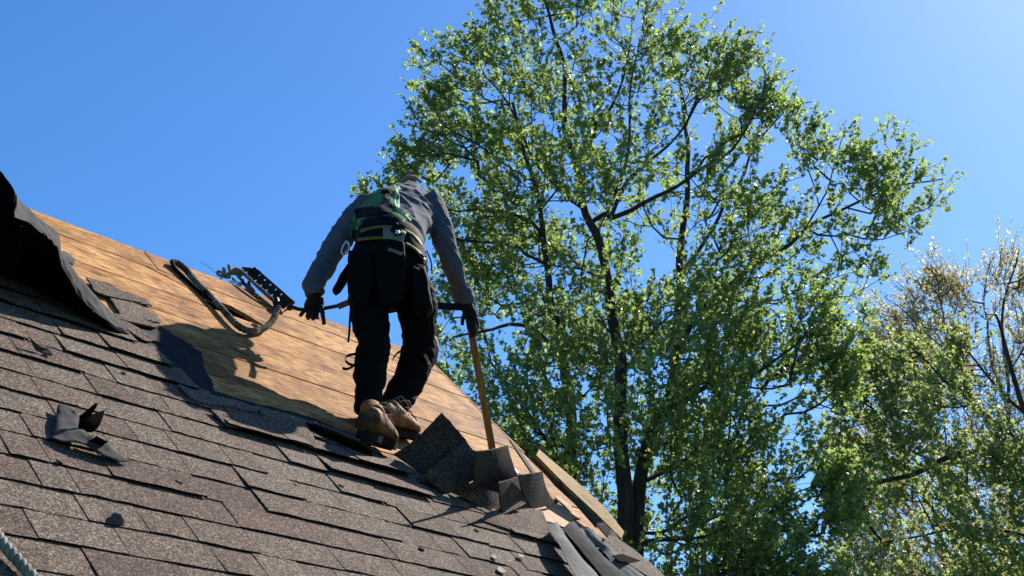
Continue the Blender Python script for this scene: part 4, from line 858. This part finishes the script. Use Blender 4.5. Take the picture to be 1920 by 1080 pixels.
def build_tree(name, label, limbs, outline, Y0, nterm, leafmat, barkmat, shoots=3, per_shoot=9, lsize=(0.05, 0.085), tmax=2.3, root=None, seed=1, thr=-0.12, shoot_len=(0.15, 0.38), tip_r=0.004, nscale=0.9, group=None, holes=(), bf=0.22, dens=((0, 1080), (1.0, 1.0)), extra=(), drop=0.2):
    rg = np.random.default_rng(seed); rnd = random.Random(seed)
    t = empty(name, root); tag(t, label, 'tree', group)
    pos, par, rmin, limb_id = [], [], [], []
    lim_nodes = []
    for li, (pts, yo0, yo1, r0, r1, attach) in enumerate(limbs):
        P3 = []
        for i, p in enumerate(pts):
            s = i / max(1, len(pts) - 1); P3.append(at(p[0], p[1], Y0 + yo0 + (yo1 - yo0) * s))
        if li == 0: P3 = [Vector(root)] + P3
        Q = []
        for p in catmull(P3, 6): 
            if not Q or (p - Q[-1]).length > 0.12: Q.append(p)
        ids = []; n = len(Q)
        for i, p in enumerate(Q):
            p = p + Vector((nz(p, 1.7, seed), nz(p, 1.7, seed + 9), nz(p, 1.3, seed + 5))) * (0.05 if i else 0)
            if i == 0 and li > 0:
                A = np.array(pos); pa = int(np.argmin(np.linalg.norm(A - np.array(p), axis=1) + (0 if attach else 0)))
            else: pa = ids[-1] if ids else -1
            pos.append(tuple(p)); par.append(pa); rmin.append((r0 + (r1 - r0) * (i / max(1, n - 1)) ** 0.8) * (0.9 if li < 3 else 0.66)); limb_id.append(li); ids.append(len(pos) - 1)
        lim_nodes.append(ids)
    # terminals inside the crown volume
    xs = [p[0] for p in outline]; ys = [p[1] for p in outline]; T = []
    while len(T) < nterm:
        m = nterm * 3; x = rg.uniform(min(xs), max(xs), m); y = rg.uniform(min(ys), max(ys), m)
        ok = in_poly(x, y, outline)
        for hx, hy, hr in holes: ok &= (np.hypot(x - hx, y - hy) > hr) | (rg.random(m) < 0.12)
        ok &= rg.random(m) < np.interp(y, dens[0], dens[1])
        x, y = x[ok], y[ok]; d = dist_poly(x, y, outline) * Y0 / F_PX * 1.1
        th = np.minimum(tmax, 0.25 + 0.75 * d); yo = rg.uniform(-1, 1, len(x)) * th
        for a, b, c in zip(x, y, yo):
            p = at(a, b, Y0 + c)
            if noise.noise(p * nscale + Vector((seed * 3.1, 0, 0))) + 0.5 * noise.noise(p * nscale * 2.7) < thr and rnd.random() < 0.93: continue
            T.append(tuple(p))
            if len(T) >= nterm: break
    for poly, ne in extra:                                     # thickly leafed boughs that stick out of the crown
        ex = [q[0] for q in poly]; ey = [q[1] for q in poly]; k = 0
        while k < ne:
            x = rg.uniform(min(ex), max(ex), 1); y = rg.uniform(min(ey), max(ey), 1)
            if in_poly(x, y, poly)[0]: T.append(tuple(at(x[0], y[0], Y0 + rg.uniform(-0.5, 0.5)))); k += 1
    T = np.array(T)
    T[:, 2] -= drop
    cap = len(pos) + len(T) * 14; A = np.zeros((cap, 3)); A[:len(pos)] = pos; PL = np.zeros(cap); par += []
    for i in range(len(pos)):
        if par[i] >= 0: PL[i] = PL[par[i]] + np.linalg.norm(A[i] - A[par[i]])
    n0 = len(pos); dmin = np.full(len(T), 1e9)
    for i in range(0, n0, 400): dmin = np.minimum(dmin, np.linalg.norm(T[:, None] - A[None, i:min(n0, i + 400)], axis=2).min(1))
    n = n0; terms = []
    axisx = np.array(root)[:2]
    for ti in np.argsort(dmin):
        p = T[ti]; d = np.linalg.norm(A[:n] - p, axis=1); dz = p[2] - A[:n, 2]
        cost = d + bf * PL[:n] + np.where(dz < -0.1, 0.7 * (-dz), 0)
        j = int(np.argmin(cost)); a = A[j].copy(); L = d[j]
        k = max(1, min(12, int(L / 0.17))); prev = j
        bend = np.array((0, 0, -0.10 * L)) + rg.normal(0, 0.04 * L, 3)
        for s in range(1, k + 1):
            q = s / k; A[n] = a + (p - a) * q + bend * (4 * q * (1 - q)) + (rg.normal(0, 0.012, 3) if s < k else 0)
            PL[n] = PL[prev] + L / k; par.append(prev); rmin.append(0); limb_id.append(-1); prev = n; n += 1
        terms.append(n - 1)
    cnt = np.zeros(n); 
    for i in terms: cnt[i] += 1
    order_ = np.argsort(-PL[:n]); parr = np.array(par[:n])
    for i in order_:
        if parr[i] >= 0: cnt[parr[i]] += cnt[i]
    rad = np.maximum(np.array(rmin[:n]), tip_r * np.maximum(1, cnt) ** 0.42)
    # main limbs as parts of their own
    for li, ids in enumerate(lim_nodes):
        P = [Vector(A[i]) for i in ids]; rr = [max(rmin[i], 0.5 * min(rad[i], 0.05)) if li else rmin[i] for i in ids]
        if li and par[ids[0]] >= 0: P = [Vector(A[par[ids[0]]])] + P; rr = [rr[0] * 0.9] + rr
        V, Fc = tube(P, rr, 10 if rr[0] > 0.05 else 7); recalc(mesh('trunk' if li == 0 else 'limb', V, Fc, barkmat, t, True))
    # smaller branches
    kids = {}
    for i in range(n0, n): kids.setdefault(parr[i], []).append(i)
    mb_V, mb_F = [], []; base_n = 0; stack = []
    for i, ks in list(kids.items()):
        for k in ks:
            if i < n0: stack.append((i, k))
    while stack:
        p, i = stack.pop(); chain = [p, i]
        while i in kids:
            ks = sorted(kids[i], key=lambda q: -cnt[q]); 
            for k in ks[1:]: stack.append((i, k))
            i = ks[0]; chain.append(i)
        rr = [rad[chain[1]]] + [rad[c] for c in chain[1:]]
        ns = 6 if rr[0] > 0.03 else (4 if rr[0] > 0.012 else 3)
        V, Fc = tube([Vector(A[c]) for c in chain], rr, ns, False); mb_V += V; mb_F += [[q + base_n for q in f] for f in Fc]; base_n += len(V)
    # shoots and leaves
    sp, sdirs, sl = [], [], []
    for i in terms:
        p = A[i]; out = np.array((p[0] - axisx[0], p[1] - axisx[1], 0)); out /= np.linalg.norm(out) + 1e-6
        back = A[parr[i]]; dr = (p - back) / (np.linalg.norm(p - back) + 1e-6)
        for s in range(shoots):
            d = 0.35 * out + np.array((0, 0, 0.75)) + 0.5 * dr + rg.normal(0, 0.42, 3); d /= np.linalg.norm(d)
            l_ = rg.uniform(*shoot_len)
            if rg.random() < 0.16: l_ *= 1.75; d = d * 0.6 + np.array((0, 0, 0.6)) + 0.25 * out; d /= np.linalg.norm(d)
            sp.append(p); sdirs.append(d); sl.append(l_)
    sp, sdirs, sl = np.array(sp), np.array(sdirs), np.array(sl)
    for p, d, l in zip(sp, sdirs, sl):
        q = [Vector(p), Vector(p + d * l * 0.5 + np.array((0, 0, 0.01))), Vector(p + d * l)]
        V, Fc = tube(q, [tip_r * 0.9, tip_r * 0.7, tip_r * 0.4], 3, False); mb_V += V; mb_F += [[k + base_n for k in f] for f in Fc]; base_n += len(V)
    o = mesh('twigs', mb_V, mb_F, barkmat, t, False); o['kind'] = 'stuff'
    nl = np.maximum(3, (per_shoot * sl / np.mean(shoot_len)).round().astype(int)); ii = np.repeat(np.arange(len(sp)), nl); m = len(ii); f = rg.beta(1.6, 1.0, m)
    pos_ = sp[ii] + sdirs[ii] * (sl[ii] * f)[:, None] + rg.normal(0, 0.017, (m, 3))
    ax_ = rg.normal(0, 1, (m, 3)) + sdirs[ii] * 0.3 + np.array((0, 0, -0.35)); nr_ = rg.normal(0, 0.75, (m, 3)) + np.array((0, 0, 0.8))
    sz = rg.uniform(*lsize, m) * np.where(rg.random(m) < 0.3, 0.55, 1.0)
    leaves_mesh('crown', pos_, ax_, nr_, sz, leafmat, t)
    return t

YT = 15.0
def ground_at(x, Y): p = at(x, 1000, Y); return (p.x, p.y, 0.0)
limbsA = [([(1176, 1180), (1172, 1000), (1168, 880), (1166, 780), (1163, 700), (1158, 640), (1147, 579), (1136, 500), (1120, 440), (1097, 393), (1082, 318), (1067, 267), (1057, 240), (1060, 174), (1050, 100), (1030, 30), (1010, -40)], 0, 0.2, 0.15, 0.02, 0),
    ([(1120, 1180), (1095, 1000), (1080, 900), (1073, 843), (1068, 773), (1059, 695), (1050, 635), (1036, 579), (1027, 496), (1016, 400), (995, 320), (970, 240), (955, 180)], 0.3, -0.6, 0.115, 0.02, 0),
    ([(1185, 1170), (1195, 1020), (1205, 880), (1217, 820), (1244, 773), (1263, 713), (1271, 640), (1277, 500), (1285, 400), (1290, 300), (1280, 200), (1262, 100)], 0.1, 0.8, 0.115, 0.02, 0),
    ([(1082, 318), (1112, 252), (1138, 218), (1165, 170), (1180, 100), (1185, 30)], 0.2, 0.6, 0.05, 0.012, 0),
    ([(1136, 400), (1150, 370), (1171, 315), (1178, 259), (1182, 167), (1200, 70)], 0.1, -0.9, 0.05, 0.012, 0),
    ([(1145, 410), (1178, 396), (1208, 378), (1267, 351), (1333, 302), (1364, 289), (1410, 220), (1440, 160)], 0.2, -0.8, 0.055, 0.012, 0),
    ([(1150, 395), (1175, 340), (1215, 307), (1252, 274), (1290, 220), (1320, 140), (1340, 90)], 0.2, 1.0, 0.045, 0.012, 0),
    ([(1259, 724), (1271, 660), (1318, 582), (1370, 535), (1425, 493), (1475, 462), (1511, 427), (1555, 404), (1622, 373), (1667, 351), (1733, 342), (1780, 330)], 0.3, 0.2, 0.075, 0.012, 0),
    ([(1220, 815), (1259, 760), (1318, 724), (1366, 703), (1407, 700), (1455, 671), (1500, 640)], 0.2, -1.0, 0.07, 0.02, 0),
    ([(1050, 667), (1022, 639), (999, 616), (957, 607), (916, 618), (870, 626), (846, 632)], 0, -1.2, 0.055, 0.015, 0),
    ([(1030, 520), (1013, 431), (962, 403), (900, 392), (846, 394), (800, 370)], -0.2, -0.8, 0.05, 0.012, 0),
    ([(1080, 900), (1010, 800), (960, 740), (930, 690), (910, 660)], 0.2, -0.5, 0.06, 0.015, 0),
    ([(1097, 393), (1040, 350), (1000, 300), (960, 200), (900, 130), (850, 90), (815, 60)], 0.1, 0.4, 0.045, 0.01, 0),
    ([(1000, 340), (940, 300), (880, 260), (830, 230), (800, 160)], -0.3, -0.9, 0.03, 0.008, 0),
    ([(1277, 520), (1330, 440), (1380, 350), (1420, 270), (1470, 210), (1520, 190)], 0.6, 1.2, 0.05, 0.012, 0),
    ([(1511, 427), (1545, 360), (1570, 300), (1585, 240)], 0.25, 0.4, 0.02, 0.008, 0),
    ([(1622, 373), (1660, 310), (1690, 260)], 0.25, 0.0, 0.016, 0.008, 0),
    ([(1640, 368), (1680, 395), (1710, 430)], 0.25, 0.0, 0.014, 0.007, 0),
    ([(1215, 900), (1290, 860), (1360, 800), (1420, 740)], 0.2, 0.9, 0.045, 0.012, 0),
    ([(1200, 1020), (1270, 1010), (1340, 1000), (1400, 960)], -0.2, -1.2, 0.05, 0.012, 0),
    ([(1240, 1000), (1330, 930), (1360, 850), (1370, 760)], 0.1, -0.6, 0.035, 0.012, 0)]
outA = [(915, -60), (910, 30), (868, 62), (812, 68), (850, 108), (835, 145), (805, 158), (800, 210), (815, 238), (745, 245), (738, 270), (770, 305), (700, 335), (682, 345), (725, 360), (790, 390), (850, 430), (850, 500), (830, 560), (800, 600), (770, 650), (785, 760), (830, 900), (930, 1040), (1000, 1180), (1250, 1180), (1560, 1140), (1600, 1000), (1590, 880), (1560, 800), (1600, 720), (1600, 640), (1630, 560), (1650, 500), (1610, 445), (1640, 420), (1700, 440), (1735, 432), (1700, 405), (1690, 392), (1790, 342), (1790, 325), (1735, 308), (1730, 255), (1700, 262), (1650, 295), (1590, 240), (1580, 320), (1550, 310), (1535, 240), (1500, 205), (1470, 205), (1448, 145), (1425, 115), (1410, 55), (1390, 50), (1350, 75), (1320, 50), (1268, 25), (1240, -10), (1245, -60)]
build_tree('maple_tree', 'tall fresh green maple with several stems behind the roof', limbsA, outA, YT, 3250, M['leaf'], M['bark'], shoots=3, per_shoot=11, thr=-0.02, lsize=(0.040, 0.080), dens=((0, 300, 650, 1000), (0.5, 0.55, 0.9, 1.0)), root=ground_at(1176, YT), seed=4, extra=[([(1540, 300), (1585, 215), (1605, 275), (1680, 225), (1690, 250), (1740, 235), (1735, 300), (1800, 322), (1790, 342), (1690, 385), (1735, 410), (1730, 440), (1690, 415), (1640, 395), (1560, 430)], 55), ([(672, 338), (735, 305), (728, 235), (770, 270), (785, 160), (800, 60), (850, 50), (870, 420), (790, 385)], 45), ([(1330, 40), (1400, 36), (1435, 110), (1490, 190), (1540, 215), (1550, 300), (1450, 330), (1350, 200)], 50)], holes=[(1310, 735, 26), (1140, 830, 22), (1180, 690, 18), (1215, 470, 30), (930, 185, 24), (1590, 340, 30), (1545, 300, 22), (870, 330, 18), (1080, 700, 22), (1190, 210, 18)])
limbsB = [([(2080, 1250), (2030, 1080), (1990, 960), (1960, 860), (1930, 780), (1900, 700), (1880, 620), (1860, 580)], 0, 0.3, 0.15, 0.02, 0),
    ([(1990, 960), (1900, 880), (1840, 850), (1800, 850), (1760, 866), (1720, 886), (1670, 898), (1635, 912), (1616, 935), (1605, 955)], 0.1, -0.6, 0.07, 0.025, 0),
    ([(1960, 860), (1880, 800), (1800, 740), (1740, 680), (1690, 640)], 0.2, -0.4, 0.05, 0.012, 0),
    ([(1930, 780), (1850, 700), (1780, 620), (1740, 570)], 0.2, 0.6, 0.04, 0.012, 0),
    ([(2010, 1040), (1900, 1000), (1800, 990), (1700, 1010), (1640, 1020)], 0.1, 0.5, 0.05, 0.015, 0),
    ([(1760, 866), (1700, 840), (1650, 790), (1620, 740)], -0.2, -0.7, 0.03, 0.01, 0)]
outB = [(1560, 1140), (1540, 1000), (1560, 900), (1530, 820), (1560, 740), (1600, 660), (1640, 620), (1680, 650), (1720, 620), (1780, 640), (1810, 590), (1850, 640), (1880, 720), (1900, 800), (1960, 850), (2060, 860), (2100, 1000), (2100, 1140)]
build_tree('maple_tree', 'lower green maple at the right edge in front of the yellow tree', limbsB, outB, 17.0, 900, M['leaf2'], M['bark'], shoots=3, per_shoot=9, root=ground_at(2080, 17.0), seed=9, thr=-0.10, lsize=(0.05, 0.085), tmax=2.0, holes=[(1640, 880, 30), (1700, 960, 40), (1600, 980, 26), (1800, 780, 40), (1860, 930, 45), (1760, 1040, 35)])
limbsC = [([(1905, 1200), (1900, 1000), (1893, 850), (1888, 700), (1880, 600), (1890, 540), (1905, 500), (1910, 470)], 0, 0, 0.07, 0.02, 0),
    ([(1890, 760), (1860, 680), (1850, 600), (1845, 540), (1860, 480)], 0.1, 0.6, 0.04, 0.015, 0),
    ([(1893, 850), (1820, 740), (1780, 660), (1765, 580), (1755, 520), (1735, 500)], -0.2, -0.7, 0.04, 0.012, 0),
    ([(1780, 660), (1730, 620), (1690, 580), (1660, 560)], -0.5, -0.8, 0.035, 0.01, 0),
    ([(1888, 700), (1940, 620), (1980, 560), (2010, 520)], 0, 0.3, 0.04, 0.015, 0),
    ([(1897, 950), (1800, 860), (1720, 800), (1660, 740), (1620, 700)], 0.2, 0.9, 0.04, 0.012, 0),
    ([(1897, 950), (1980, 850), (2040, 760), (2060, 700)], 0.2, 0.2, 0.04, 0.012, 0)]
outC = [(1620, 1140), (1580, 900), (1590, 760), (1610, 640), (1640, 560), (1680, 540), (1720, 500), (1760, 475), (1790, 490), (1830, 490), (1860, 455), (1900, 450), (1960, 480), (2060, 540), (2100, 700), (2100, 1140)]
build_tree('budding_tree', 'sparse tree with yellow tan spring buds behind the right maple', limbsC, outC, 25.0, 1500, M['bud'], M['bark_far'], shoots=4, per_shoot=9, root=ground_at(1905, 25.0), seed=15, thr=-0.12, lsize=(0.04, 0.08), drop=0.5, tmax=2.6, shoot_len=(0.25, 0.7), tip_r=0.006, nscale=0.6)

scene.render.film_transparent = False
scene.cycles.max_bounces = 8; scene.cycles.transparent_max_bounces = 8
